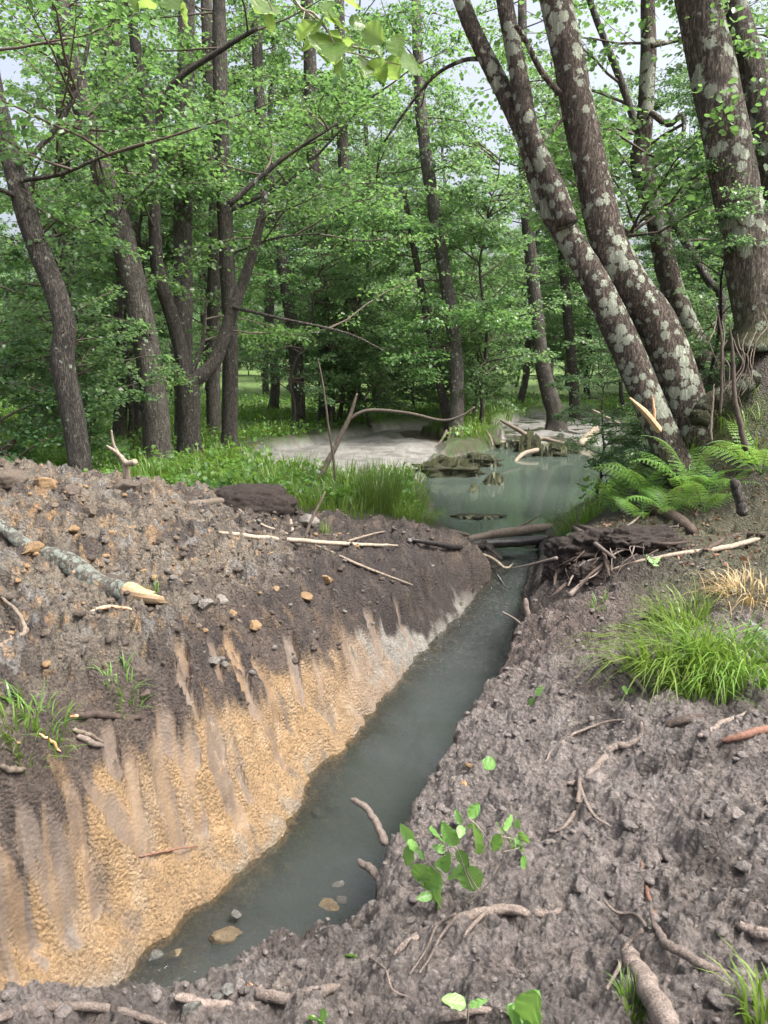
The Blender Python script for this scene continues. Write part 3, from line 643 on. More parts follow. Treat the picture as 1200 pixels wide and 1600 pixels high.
def grow(rng, anchors, n1, l1, n2, l2, nleaf, lsize, tmpl, twig_mb, leaf_mb, droop=0.25, r1=0.03, el=(-5, 45), flat=0.55, azf=None, keep=None):
    """boughs from trunk anchors -> side twigs -> sprays of leaves"""
    A, D = [], []
    for b in range(n1):
        a = anchors[int(rng.integers(len(anchors)))] if not isinstance(anchors, tuple) else anchors[0][b]
        az = rng.uniform(0, 2 * math.pi) if azf is None else azf(rng)
        e = math.radians(rng.uniform(*el)); L = l1 * rng.uniform(0.6, 1.15)
        dd = np.array([math.cos(az) * math.cos(e), math.sin(az) * math.cos(e), math.sin(e)])
        npt = 7; pts = [a]; cur = dd.copy()
        for s in range(npt - 1):
            cur = unit(cur + rng.normal(0, .13, 3) + np.array([0, 0, -droop * .18 * (s / npt)])); pts.append(pts[-1] + cur * L / (npt - 1))
        pts = np.array(pts); tube(twig_mb, pts, [r1, r1 * .55, r1 * .15], 5, cap=False, col=.4)
        side = unit(np.cross(cur, [0, 0, 1]))
        for c in range(n2):
            t = rng.uniform(0.18, 1.0) if c else 1.0
            f = t * (npt - 1); i = min(int(f), npt - 2); p = pts[i] + (pts[i + 1] - pts[i]) * (f - i)
            td = unit(pts[i + 1] - pts[i]); sg = 1 if rng.random() < .5 else -1
            dv = unit(td * rng.uniform(.4, 1.0) + side * sg * rng.uniform(.3, 1.0) + np.array([0, 0, rng.uniform(-.35, .3)]))
            LL = l2 * rng.uniform(.5, 1.15) * (1.15 - .5 * t)
            e1 = p + dv * LL * .5 + rng.normal(0, .03, 3); e2 = p + dv * LL + np.array([0, 0, -droop * LL * .3])
            if keep is not None and not keep(e2): continue
            tube(twig_mb, np.array([p, e1, e2]), [r1 * .3, r1 * .1], 3, cap=False, col=.4)
            m = max(3, int(nleaf * rng.uniform(.6, 1.3)))
            tt = rng.uniform(.1, 1.05, m)[:, None]
            P = p * (1 - tt) ** 2 + 2 * e1 * tt * (1 - tt) + e2 * tt ** 2
            sd_ = unit(np.cross(dv, [0, 0, 1])); lat = rng.normal(0, .26 * LL, m)[:, None]
            P = P + sd_ * lat + rng.normal(0, .07 * LL, (m, 3))
            Dl = dv[None] * .6 + sd_[None] * np.sign(lat) * .8 + rng.normal(0, .45, (m, 3))
            Dl[:, 2] -= 0.25
            A.append(P); D.append(Dl)
    if not A: return
    P = np.concatenate(A); Dl = np.concatenate(D); n = len(P)
    nr = rng.normal(0, flat, (n, 3)); nr[:, 2] += 1.0; nr /= np.linalg.norm(nr, axis=1)[:, None]
    cl = fbm(P[:, 0] * 1.1 + 7, P[:, 1] * 1.1 + P[:, 2] * 1.3, 5, 2)
    leaves(leaf_mb, P, Dl, nr, lsize * rng.uniform(.6, 1.25, n), np.clip(.5 + .5 * cl + rng.normal(0, .2, n), 0, 1), tmpl)

def extend_up(pts, top_z, rng):
    pts = [np.array(p) for p in pts]; d = unit(pts[-1] - pts[-2])
    while pts[-1][2] < top_z:
        d = unit(d + np.array([rng.normal(0, .05), rng.normal(0, .05), .10])); pts.append(pts[-1] + d * 1.3)
    return np.array(pts)
def stem_world(px, y, lean=0.0, sink=True):
    """traced pixels -> points at distance y (+ lean metres towards/away over the height)"""
    out = [];
    for i, (u, v) in enumerate(px):
        f = i / max(1, len(px) - 1); out.append(at_y(u, v, y + lean * f))
    out = np.array(out)
    if sink:
        g = ground_z(out[0][0], out[0][1])
        if out[0][2] > g - .1: out = np.vstack([[out[0][0] + (out[0][0] - out[1][0]) * .15, out[0][1], g - .12], out])
    return out
def make_tree(name, label, stems, bark, crown=None, limbs=(), group=None, seed=0, leafmat='leaf', cat='tree', top=11.0):
    """stems: (pixels, y, lean, [widths px]) ; limbs the same"""
    rng = np.random.default_rng(seed)
    S = []
    for (px, y, lean, w) in stems:
        p = stem_world(px, y, lean, sink=(len(S) == 0 or px[0][1] > 500)); n0 = len(p)
        r = [px_w(a, y) / 2 for a in w]
        if top and p[-1][2] > 2.5 and px[-1][1] < 60: p = extend_up(p, top, rng); r = list(np.interp(np.linspace(0, 1, n0), np.linspace(0, 1, len(r)), r)) + list(np.linspace(r[-1], r[-1] * .35, len(p) - n0 + 1)[1:])
        S.append((p, r))
    base = S[0][0][0]
    root = thing(name, tuple(base), label, cat, group)
    for i, (p, r) in enumerate(S):
        n = 46; pr = resample(p, n); seg = 20
        rad = np.interp(np.linspace(0, 1, n), np.linspace(0, 1, len(r)), r)
        fl = np.clip(1 - (pr[:, 2] - pr[0][2]) / .55, 0, 1) ** 2 * .35 if i == 0 else np.zeros(n)
        part('trunk' if i == 0 else 'stem', tube(MB(), pr, rad, seg, .10, seed + i, flare=fl), M[bark], root)
    LA = []
    for (px, y, lean, w) in limbs:
        p = stem_world(px, y, lean, False); r = [px_w(a, y) / 2 for a in w]
        part('limb', tube(MB(), resample(p, 22), r, 9, .10, seed + 31 + len(LA)), M[bark], root); LA.append(resample(p, 22))
    if crown:
        tw, lf = MB(), MB()
        zmin, zmax = crown.get('z', (2.5, 10))
        anc = [q for p, r in S for q in resample(p, 60) if zmin < q[2] < zmax]
        if crown.get('limbs', True):
            for L in LA: anc += list(L[6:]) * 2
        if anc:
            grow(rng, anc, crown.get('n1', 16), crown.get('l1', 2.6), crown.get('n2', 9), crown.get('l2', .95), crown.get('nl', 34), crown.get('ls', .075), crown.get('t', T_MID), tw, lf,
                 droop=crown.get('droop', .3), r1=crown.get('r1', .022), el=crown.get('el', (-8, 40)), keep=crown.get('keep'))
            c = part('crown', lf, M[leafmat], root); part('twigs', tw, M['twig'], c)
    return root

HERO = []
# left leaning alder behind the spoil heap
make_tree('alder_tree', 'slim curved alder trunk rising behind the spoil heap, furthest left in front', [([(126, 758), (122, 700), (108, 620), (98, 560), (101, 510), (86, 455), (65, 400), (40, 330), (20, 260), (0, 180), (-18, 90), (-26, 0)], 10.8, .3, [38, 35, 33, 32, 27, 24])],
          'bark', dict(z=(4, 9), n1=14, l1=2.6, nl=30, ls=.08), [([(28, 255), (60, 232), (105, 172), (130, 105), (145, 25)], 10.9, .5, [9, 5]), ([(33, 282), (95, 272), (160, 245), (230, 225)], 10.9, -.3, [7, 3]), ([(22, 305), (-15, 290)], 10.9, -.3, [8, 5])], seed=11)
make_tree('alder_tree', 'old forked alder with rotten split trunk and spreading limbs, mid left', [([(296, 700), (295, 650), (294, 590)], 15.5, 0, [46, 36, 34]), ([(292, 600), (270, 500), (247, 425), (241, 330), (236, 210), (215, 90), (204, 20)], 15.5, -.4, [24, 20, 17, 14])],
          'bark', dict(z=(4, 10), n1=16, l1=3.0, nl=34, ls=.085),
          [([(298, 600), (335, 565), (362, 490), (398, 385), (416, 300)], 15.5, .4, [24, 18, 11]), ([(240, 205), (272, 130), (350, 75), (402, 44)], 15.3, -.4, [11, 6]), ([(300, 585), (318, 530), (322, 470)], 15.5, .3, [8, 3]),
           ([(358, 320), (440, 250), (560, 172)], 15.4, .5, [9, 3]), ([(365, 480), (440, 498), (540, 520), (600, 548)], 15.6, -.4, [6, 2])], seed=12)
make_tree('pale_tree', 'straight grey-white trunk standing directly behind the forked alder', [([(288, 690), (286, 500), (286, 350), (288, 200), (291, 80), (292, 0)], 17.5, 0, [30, 28, 26, 22])], 'bark_pale', dict(z=(6, 11), n1=12, l1=2.6, nl=34, ls=.085), seed=13)
make_tree('alder_tree', 'straight dark trunk just right of the forked alder', [([(358, 692), (360, 560), (358, 480), (352, 350), (346, 200), (343, 60), (342, 0)], 17.0, 0, [26, 23, 22, 18])], 'bark', dict(z=(4.5, 10), n1=14, l1=2.6, nl=36, ls=.085),
          [([(356, 330), (420, 300), (470, 268), (540, 195)], 17, .3, [8, 3]), ([(352, 400), (430, 372), (500, 365)], 17, -.4, [5, 2])], seed=14)
make_tree('alder_tree', 'broad slanting trunk with grey bark left of the forked alder', [([(246, 696), (242, 640), (232, 560), (215, 470), (185, 350), (158, 260), (128, 160), (104, 60), (92, 0)], 14.2, .3, [48, 40, 36, 32, 26])], 'bark', dict(z=(4.5, 10), n1=13, l1=2.6, nl=34, ls=.08), seed=15)
make_tree('pale_tree', 'pale slanting trunk behind the broad left trunk, hidden below by leaves', [([(222, 690), (218, 560), (214, 430), (198, 300), (182, 190), (168, 90), (160, 0)], 19.0, .3, [26, 24, 20])], 'bark_pale', dict(z=(5, 11), n1=12, l1=2.6, nl=34, ls=.09), seed=16)
make_tree('alder_tree', 'dark trunk seen behind the right limb of the forked alder', [([(335, 690), (332, 560), (335, 420), (336, 300), (330, 180), (322, 0)], 19.5, .3, [24, 20, 16])], 'bark', dict(z=(4.5, 11), n1=12, l1=2.6, nl=34, ls=.09), seed=17)
make_tree('alder_tree', 'thin shaded trunk standing right behind the curved leftmost alder', [([(130, 720), (128, 640), (118, 560), (108, 480), (100, 330), (98, 150), (100, 0)], 16.0, .3, [26, 22, 18])], 'bark', dict(z=(2.6, 9), n1=14, l1=2.4, nl=34, ls=.085), seed=18)
make_tree('alder_tree', 'slim trunk with bright meadow beside it, between curved and slanting trunks', [([(186, 706), (188, 640), (190, 570), (186, 430), (190, 300), (180, 0)], 18.0, 0, [22, 19, 14])], 'bark', dict(z=(3.0, 9), n1=12, l1=2.4, nl=34, ls=.085), seed=19)
make_tree('sapling_tree', 'thin sapling leaning left from the forked alder roots', [([(266, 702), (238, 660), (210, 618), (198, 560), (188, 470), (183, 400), (180, 330)], 14.6, 0, [11, 9, 7, 4])], 'bark_pale', dict(z=(1.6, 5), n1=10, l1=1.3, n2=6, l2=.6, nl=22, ls=.075), seed=20)
# trees beyond the pond
make_tree('alder_tree', 'tall straight trunk left of centre behind the pond', [([(512, 668), (508, 560), (500, 430), (494, 330), (488, 200), (484, 90), (480, 0)], 25.5, 0, [26, 22, 20, 17])], 'bark', dict(z=(4, 13), n1=20, l1=3.2, nl=42, ls=.10), seed=21)
make_tree('alder_tree', 'thin straight trunk at centre behind the pond', [([(554, 668), (550, 540), (544, 400), (538, 280), (533, 160), (530, 0)], 26.5, 0, [20, 17, 14])], 'bark', dict(z=(3.5, 13), n1=20, l1=3.0, nl=42, ls=.10), seed=22)
make_tree('alder_tree', 'slender dark trunk leaning left over the turf island', [([(700, 668), (688, 600), (664, 480), (640, 350), (632, 300)], 21.6, 0, [15, 13, 10, 7])], 'bark', dict(z=(1.9, 8), n1=20, l1=2.4, nl=36, ls=.085, el=(-20, 25)), seed=23)
make_tree('pale_tree', 'lichen-grey trunk rising from the turf island in the pond', [([(712, 668), (714, 580), (702, 470), (684, 360), (668, 260), (658, 180), (652, 60), (650, 0)], 21.2, .4, [24, 20, 18, 13])], 'bark_pale', dict(z=(2.0, 11), n1=26, l1=2.6, nl=38, ls=.09, el=(-18, 30)), seed=24)
make_tree('alder_tree', 'dark trunk with flared foot standing on the far mud bank', [([(868, 648), (858, 615), (846, 560), (836, 470), (828, 390), (820, 290), (816, 160), (816, 0)], 25.0, 0, [32, 24, 20, 16, 12])], 'bark', dict(z=(4, 13), n1=18, l1=3.0, nl=42, ls=.10), seed=25)
make_tree('alder_tree', 'distant trunk just right of the one on the far mud bank', [([(898, 640), (894, 570), (886, 480), (878, 380), (874, 240), (870, 0)], 30.0, 0, [18, 14, 10])], 'bark', dict(z=(4, 14), n1=18, l1=3.0, nl=40, ls=.11), seed=26)
make_tree('alder_tree', 'mossy trunk among leaves left of the tall centre trunk', [([(468, 676), (462, 560), (448, 450), (430, 350), (420, 280), (405, 150), (400, 0)], 23.0, 0, [22, 18, 14])], 'bark', dict(z=(3, 12), n1=18, l1=3.0, nl=40, ls=.095), seed=27)
# the leaning twin alder with lichen
make_tree('leaning_alder', 'lichen-spotted alder leaning over the pond, its two thick stems rising from the ferns',
          [([(1108, 748), (1092, 690), (1060, 592), (1025, 502), (982, 440), (951, 380), (931, 300), (915, 225), (900, 150), (885, 75), (868, 0)], 8.2, .5, [66, 62, 60, 56, 50, 48, 46, 46]),
           ([(1068, 748), (1047, 706), (1012, 622), (971, 525), (925, 432), (900, 390), (872, 345), (850, 305), (826, 230), (796, 160), (756, 82), (720, 0)], 8.0, .9, [54, 50, 48, 46, 42, 40, 30, 27, 25])],
          'bark_lichen', dict(z=(6.0, 10), n1=9, l1=2.2, nl=24, ls=.075, limbs=False),
          [([(886, 352), (868, 300), (850, 262), (826, 200), (815, 140), (801, 66), (787, -10), (775, -120)], 8.25, .5, [34, 30, 26, 24]), ([(874, 146), (845, 110), (822, 65), (806, 40)], 8.5, -.3, [9, 7]), ([(752, 92), (722, 95), (680, 118), (640, 165), (600, 222)], 8.9, .4, [7, 3]),
           ([(886, 180), (866, 200), (846, 222)], 8.6, -.3, [6, 2])], seed=31)
make_tree('crooked_tree', 'crooked dark trunk with S-bend between the leaning alder and the thick trunk', [([(1116, 604), (1092, 545), (1062, 482), (1042, 420), (1026, 342), (1010, 292), (1000, 252), (1006, 200), (1013, 90), (1012, 0)], 10.6, .3, [38, 34, 32, 30, 24, 20])], 'bark_lichen', dict(z=(3.6, 8), n1=14, l1=2.2, nl=28, ls=.08),
          [([(1016, 175), (1045, 195), (1064, 180), (1068, 205), (1050, 235), (1022, 262)], 10.7, -.3, [9, 4]), ([(1018, 72), (1065, 62)], 10.7, .1, [7, 5]), ([(1012, 332), (995, 352), (974, 376)], 10.6, -.3, [6, 3])], seed=32)
make_tree('thin_tree', 'thin lichen-grey stem leaning left behind the crooked trunk', [([(1128, 480), (1108, 440), (1072, 380), (1030, 305), (1000, 218), (975, 140), (948, 70), (925, 10)], 11.2, .2, [13, 12, 11, 9])], 'bark_pale', dict(z=(3.8, 8), n1=8, l1=1.8, nl=26, ls=.08), seed=33)
make_tree('big_trunk', 'thick rough-barked trunk on the mossy mound at the right edge', [([(1190, 500), (1176, 440), (1162, 350), (1142, 255), (1124, 160), (1108, 80), (1090, 0)], 8.5, .3, [86, 70, 64, 66, 64, 60]), ([(1238, 480), (1222, 340), (1198, 230), (1172, 110), (1140, 0)], 8.9, .3, [60, 52, 46, 42])], 'bark_big', dict(z=(7.0, 10.5), n1=8, l1=2.2, nl=26, ls=.08), seed=34)

# ---- prototypes for the wood behind
def proto_tree(name, h, r0, zlow, n1, l1, nl, ls, seed, bark, leafmat='leaf_far', n2=9, l2=1.1, lean=.05):
    rng = np.random.default_rng(seed)
    z = np.linspace(-.15, h, 12); p = np.stack([np.cumsum(rng.normal(0, .10, 12)) + z * rng.normal(0, lean), np.cumsum(rng.normal(0, .10, 12)) + z * rng.normal(0, lean), z], 1); p[:, :2] -= p[0, :2]
    root = link(name, None); root.empty_display_size = .1
    pr = resample(p, 30); fl = np.clip(1 - pr[:, 2] / .6, 0, 1) ** 2 * .4
    part('trunk', tube(MB(), pr, np.linspace(r0, r0 * .18, 30), 12, .1, seed, flare=fl), M[bark], root)
    tw, lf = MB(), MB(); anc = [q for q in resample(p, 60) if zlow < q[2] < h * .98]
    grow(rng, anc, n1, l1, n2, l2, nl, ls, T_FAR, tw, lf, droop=.3, r1=.03)
    c = part('crown', lf, M[leafmat], root); part('twigs', tw, M['twig'], c)
    return root
PRO = [proto_tree('background_alder', 17, .20, 3.0, 58, 3.3, 46, .125, 101, 'bark'), proto_tree('background_alder', 15, .16, 2.2, 58, 2.9, 46, .12, 102, 'bark'),
       proto_tree('background_alder', 19, .22, 5.0, 56, 3.4, 48, .13, 103, 'bark_pale'), proto_tree('background_alder', 14, .14, 1.6, 56, 2.8, 46, .12, 104, 'bark')]
LOW = [proto_tree('understory_tree', 6.0, .06, .8, 30, 1.9, 38, .10, 111, 'bark', n2=8, l2=.8, lean=.12), proto_tree('understory_tree', 4.2, .045, .4, 26, 1.6, 36, .095, 112, 'bark', 'leaf_shrub', n2=8, l2=.75, lean=.15),
       proto_tree('understory_tree', 7.5, .07, 1.2, 32, 2.2, 40, .10, 113, 'bark', n2=8, l2=.9, lean=.10)]
used = set()
def put(pro, x, y, s, rz, label, group, cat='tree'):
    o = pro if pro.name not in used else copy_tree(pro)
    used.add(pro.name)
    o.location = (x, y, ground_z(x, y) - .03); o.scale = (s, s, s * 1.0); o.rotation_euler = (0, 0, rz); tag(o, label, cat, group); return o
ORD = ['first', 'second', 'third', 'fourth', 'fifth', 'sixth', 'seventh', 'eighth', 'ninth', 'tenth', 'eleventh', 'twelfth', 'thirteenth', 'fourteenth', 'fifteenth']
def in_order(objs, phrase):                                # counted across the view, left to right
    for k, o in enumerate(sorted(objs, key=lambda o: o.location[0] / o.location[1])): o['label'] = ORD[k] + ' from the left of the ' + phrase
rg = np.random.default_rng(77)
def in_pond(x, y): return inside(np.array([x]), np.array([y]), POND)[0] or inside(np.array([x]), np.array([y]), SILT_A)[0] or inside(np.array([x]), np.array([y]), SILT_B)[0]
spots = []
def scatter(n, y0, y1, mind, seed, margin=1.0, cond=None):
    rr = np.random.default_rng(seed); out = []
    for _ in range(n * 40):
        y = math.sqrt(rr.uniform(y0 * y0, y1 * y1)); x = rr.uniform(-.56, .56) * y * margin
        if in_pond(x, y) or (cond and not cond(x, y)): continue
        if all((x - a) ** 2 + (y - b) ** 2 > mind * mind for a, b in out): out.append((x, y))
        if len(out) >= n: break
    return out
for i, (x, y) in enumerate(scatter(28, 28, 50, 2.6, 5, 1.1)):
    put(PRO[i % 4], x, y, rg.uniform(.8, 1.12), rg.uniform(0, 6.28), 'leafy alder in the wood beyond the pond', 'alders in the wood beyond the pond')
for i, (x, y) in enumerate(scatter(30, 50, 95, 4.2, 6, 1.1)):
    put(PRO[(i * 3 + 1) % 4], x, y, rg.uniform(.8, 1.2), rg.uniform(0, 6.28), 'small distant alder at the back of the wood', 'distant alders at the back of the wood')
_g = []
for i, (x, y) in enumerate([(-5.0, 12.6), (-5.9, 12.0)] + scatter(11, 15.5, 30, 2.2, 9, 1.1, lambda x, y: x < -.30 * y)):
    _g.append(put(LOW[i % 3], x, y, rg.uniform(.75, 1.15), rg.uniform(0, 6.28), 'young leafy understory tree among the left trunks', 'understory trees among the left trunks'))
in_order(_g, 'leafy understory trees among the left trunks')
_g = []
for i, (x, y) in enumerate([(ISLAND[0] - .55, ISLAND[1] + .1), (ISLAND[0] + .5, ISLAND[1] - .1), (-1.5, 22.8), (-.4, 24.2), (-2.6, 21.0)] + scatter(8, 22, 30, 1.8, 10, 1.0, lambda x, y: -.12 * y < x < .12 * y)):
    _g.append(put(LOW[(i + 1) % 3], x, y, rg.uniform(.7, 1.1), rg.uniform(0, 6.28), 'low leafy tree overhanging the far side of the pond', 'low trees on the far shore of the pond'))
in_order(_g, 'low leafy trees on the far shore of the pond')
_g = []
for i, (x, y) in enumerate(scatter(10, 26, 42, 2.2, 12, 1.0, lambda x, y: x > .02 * y)):
    _g.append(put(LOW[i % 3], x, y, rg.uniform(.8, 1.25), rg.uniform(0, 6.28), 'leafy undergrowth tree beyond the far mud bank', 'undergrowth trees beyond the far mud bank'))
in_order(_g, 'leafy small trees beyond the far mud bank')
_g = []
for i, (x, y) in enumerate([(3.35, 9.7), (3.0, 10.6), (3.9, 9.4)] + scatter(9, 11.5, 26, 1.6, 13, 1.0, lambda x, y: x > .40 * y + .4)):
    _g.append(put(LOW[(i * 2 + 1) % 3], x, y, rg.uniform(.6, .95) * (.42 if y < 11 else 1), rg.uniform(0, 6.28), 'leafy young tree on the dark slope right of the pond', 'young trees on the slope right of the pond'))
in_order(_g, 'young trees on the dark slope right of the pond')

for i, (x, y) in enumerate(scatter(30, 40, 75, 2.6, 14, 1.0)):
    put(LOW[i % 3], x, y, rg.uniform(.9, 1.5), rg.uniform(0, 6.28), 'low bushy tree deep in the wood', 'low bushy trees deep in the wood')
# far mass of the wood that closes the view
def far_wood():
    rr = np.random.default_rng(55); n = 34000
    y = rr.uniform(95, 120, n); x = rr.uniform(-.75, .75, n) * y
    hmax = 13 + 5 * fbm(x * .09, y * .02, 33, 3); z = rr.uniform(0, 1, n) ** .8 * hmax + .5 + .012 * 70
    P = np.stack([x, y, z], 1); nr = rr.normal(0, .7, (n, 3)); nr[:, 2] += .8; nr /= np.linalg.norm(nr, axis=1)[:, None]
    mb = MB(); leaves(mb, P, rr.normal(0, 1, (n, 3)), nr, rr.uniform(.35, .75, n), np.clip(rr.normal(.5, .25, n), 0, 1), T_FAR)
    o = link('forest', mb.mesh('forest', M['leaf_far'])); tag(o, 'mass of far trees closing the view behind the wood', 'forest', kind='stuff')
far_wood()

# ------------------------------------------------------------------ ground plants
def blades(mb, rng, n, base, spread, h, w, lean=.5, tintr=(.2, .9), droop=.6, dirbias=None, ground=True):
    seg = 5
    a = rng.uniform(0, 2 * math.pi, n); rad = spread * np.sqrt(rng.uniform(0, 1, n))
    bx = base[0] + rad * np.cos(a); by = base[1] + rad * np.sin(a)
    bz = surface(bx, by) - .01 if ground else np.full(n, base[2])
    az = a + rng.normal(0, .7, n)
    dx = np.cos(az); dy = np.sin(az)
    if dirbias is not None: dx = dx * .6 + dirbias[0]; dy = dy * .6 + dirbias[1]
    H = h * rng.uniform(.5, 1.15, n); ln = lean * rng.uniform(.3, 1.2, n); W = w * rng.uniform(.6, 1.2, n)
    V = np.zeros((n, seg, 2, 3)); px, py = -dy, dx; nn = np.hypot(px, py) + 1e-9; px /= nn; py /= nn
    for s in range(seg):
        t = s / (seg - 1); out = H * ln * (t ** 1.6); up = H * (t - droop * ln * t ** 2.6)
        wd = W * (1 - t ** 2.2) * .5 + .0004
        cx = bx + dx * out; cy = by + dy * out; cz = bz + up
        V[:, s, 0] = np.stack([cx - px * wd, cy - py * wd, cz], 1); V[:, s, 1] = np.stack([cx + px * wd, cy + py * wd, cz], 1)
    k = seg * 2; q = []
    for s in range(seg - 1): q.append((2 * s, 2 * s + 1, 2 * s + 3, 2 * s + 2))
    q = (np.arange(n)[:, None, None] * k + np.array(q)[None]).reshape(-1, 4)
    mb.add(V.reshape(-1, 3), q, None, np.repeat(rng.uniform(*tintr, n), k)); return mb
def tuft(u, v, n, spread, h, w, label, mat='grass', seed=0, name='grass_tuft', group=None, **kw):
    rng = np.random.default_rng(seed); p = hit(u, v)
    solo(name, blades(MB(), rng, n, p, spread, h, w, **kw), M[mat], label, 'grass', group, False)
tuft(1065, 1035, 420, .30, .46, .011, 'big bright grass tuft on the right bank, largest of the tufts there', seed=1, lean=.95, dirbias=(-.5, -.35), droop=.75)
tuft(1160, 1060, 360, .32, .42, .011, 'grass tuft right of the largest tuft, running out of the frame', seed=2, lean=.9, dirbias=(-.1, -.45), droop=.7)
tuft(1060, 985, 200, .18, .32, .010, 'small grass tuft behind the largest tuft on the right bank', seed=3, lean=.9, dirbias=(-.4, -.1))
tuft(1100, 1090, 110, .16, .26, .009, 'sparse grass in front of the largest tuft, by the mud edge', seed=4, lean=.9, dirbias=(0, -.5))
tuft(1168, 935, 160, .28, .28, .008, 'patch of dry straw-coloured grass at the right edge', 'straw', seed=5, lean=1.1, droop=.8)
tuft(590, 800, 330, .30, .75, .008, 'tall rush clump at the near left shore of the pond', 'rush', seed=6, name='rush_clump', lean=.35, droop=.2)
tuft(645, 812, 220, .30, .40, .010, 'yellow-green grass tuft drooping into the pond beside the rushes', seed=7, lean=.9, dirbias=(.5, -.1))
tuft(520, 797, 260, .55, .34, .012, 'fresh low grass left of the rush clump', seed=8, lean=.5)
tuft(440, 785, 240, .6, .36, .012, 'fresh grass behind the dark soil mound', seed=9, lean=.5)
tuft(905, 822, 170, .28, .42, .011, 'soft grass tuft at the pond end of the root plate', seed=10, lean=.8, dirbias=(-.3, 0))
tuft(700, 664, 260, .55, .55, .014, 'grass on top of the turf island, left side', seed=11, lean=.5)
tuft(760, 662, 260, .55, .60, .014, 'grass on top of the turf island, right side', seed=12, lean=.6)
tuft(60, 1125, 60, .13, .18, .010, 'grass sprig at the left edge of the spoil heap, below the log', seed=13, lean=.9, tintr=(.1, .6))
tuft(25, 1140, 45, .10, .18, .010, 'leftmost grass sprig on the slope below the log', seed=14, lean=.9, tintr=(.1, .5))
tuft(190, 1075, 50, .10, .14, .009, 'grass sprig under the broken end of the log', seed=15, lean=.9, tintr=(.1, .6))
tuft(232, 938, 40, .08, .12, .007, 'tiny grass sprig just above the log', seed=16, lean=.8, tintr=(.1, .6))
tuft(510, 832, 40, .07, .16, .008, 'tiny bright grass sprig among the sticks on the dam', seed=17)
tuft(985, 1590, 60, .035, .09, .004, 'dark green grass sprig beside the broken root at the bottom edge', seed=18, lean=.5, tintr=(0, .4))
tuft(1195, 1590, 40, .05, .22, .009, 'long grass blades poking in at the bottom right corner', seed=19, lean=.5, dirbias=(-.2, 0))
tuft(935, 950, 40, .10, .10, .007, 'small weed tuft under the root plate', seed=20, tintr=(.1, .6))

tuft(1150, 640, 60, .18, .30, .010, 'thin grass on the mossy mound behind the dead stalk', seed=21, lean=.8)
tuft(1185, 690, 60, .2, .32, .012, 'grass at the right edge above the ferns', seed=22, lean=.8)
tuft(1085, 690, 50, .2, .35, .012, 'grass behind the leaning alder foot', seed=23, lean=.8)
def undergrowth():
    rng = np.random.default_rng(301); mb = MB()
    n = 60000; y = 10.0 + 30 * rng.uniform(0, 1, n) ** 1.6; x = rng.uniform(-.62, .62, n) * y * 1.05
    z, m = terrain(x, y, True)
    den = fbm(x * .7, y * .7, 302, 3)
    ok = (z > .12) & (m['silt'] < .2) & (m['dpo'] > .15) & (m['heap'] < .3) & (den > -.25) & ~((y < 10.6) & (x > -.5)) & (x < 2.2 + 1.0 * (y - 10))
    ok &= ~((x > 2.4) & (y < 9.8))
    x, y, z, den = x[ok], y[ok], z[ok], den[ok]; n = len(x)
    hgt = (.10 + .40 * np.clip(den + .35, 0, 1)) * rng.uniform(.15, 1.1, n) * np.where(x < -2, 1.15, .8)
    P = np.stack([x, y, z + hgt], 1); nr = rng.normal(0, .5, (n, 3)); nr[:, 2] += 1; nr /= np.linalg.norm(nr, axis=1)[:, None]
    leaves(mb, P, rng.normal(0, 1, (n, 3)), nr, rng.uniform(.035, .095, n) * (1 + .015 * y), np.clip(.45 + .6 * den + rng.normal(0, .2, n), 0, 1), T_MID)
    tag(link('undergrowth', mb.mesh('undergrowth', M['herb'])), 'mixed green herbs covering the forest floor', 'undergrowth', kind='stuff')
    g = MB(); rr = np.random.default_rng(303)
    ya = 10.8 + 22 * rr.uniform(0, 1, 330) ** 1.3; xa = rr.uniform(-.6, .55, 330) * ya; zz, mm = terrain(xa, ya, True)
    for xx, yy in zip(*(a_[(zz > .12) & (mm['silt'] < .2) & (mm['dpo'] > .2) & (mm['heap'] < .3) & (xa < .38 * ya)] for a_ in (xa, ya))):
        blades(g, rr, 60, (xx, yy, 0), .45, .50, .012 + .0005 * yy, lean=.6, tintr=(.15, .9))
    tag(link('meadow_grass', g.mesh('meadow_grass', M['grass'], False)), 'loose grass growing through the forest floor herbs', 'grass', kind='stuff')
undergrowth()

# ferns
def frond_mesh(seed, L=.66):
    rng = np.random.default_rng(seed); mb = MB(); n = 16
    t = np.linspace(0, 1, n + 1); arch = rng.uniform(.55, .8)
    cx = L * t * (1 - .18 * t); cz = L * (arch * t - arch * .85 * t ** 2.2); pts = np.stack([cx, np.zeros(n + 1), cz], 1)
    tube(mb, pts, [.005, .0015], 4, cap=False, col=.3)
    for i in range(3, n + 1):
        tt = t[i]; w = L * .24 * math.sin(math.pi * min(1, (tt - .08) * .96 + .12)) ** .8 * (1.08 - tt * .75)
        if w < .01: w = .012
        tg = unit(pts[min(i + 1, n)] - pts[i - 1])
        for sg in (-1, 1):
            dirv = unit(np.array([0, sg, 0]) + tg * .45 + np.array([0, 0, -.12])); m = 8; base = pts[i]
            for j in range(m):
                f = (j + .4) / m; c = base + dirv * w * f + np.array([0, 0, -.18 * w * f * f]); pl = w * .095 * (1 - .7 * f) + .004
                for s2 in (-1, 1):
                    d2 = unit(tg * s2 * 1.0 + dirv * .55); a = c - dirv * w * .055; b = c + dirv * w * .055
                    mb.add(np.array([a, a + d2 * pl * .75, c + d2 * pl + dirv * w * .05, b + d2 * pl * .45]), [(0, 1, 2, 3)], None, np.clip(.35 + .5 * tt + rng.normal(0, .12), 0, 1))
    return mb.mesh('frond', M['fern'], False)
FROND = [frond_mesh(400 + k) for k in range(4)]
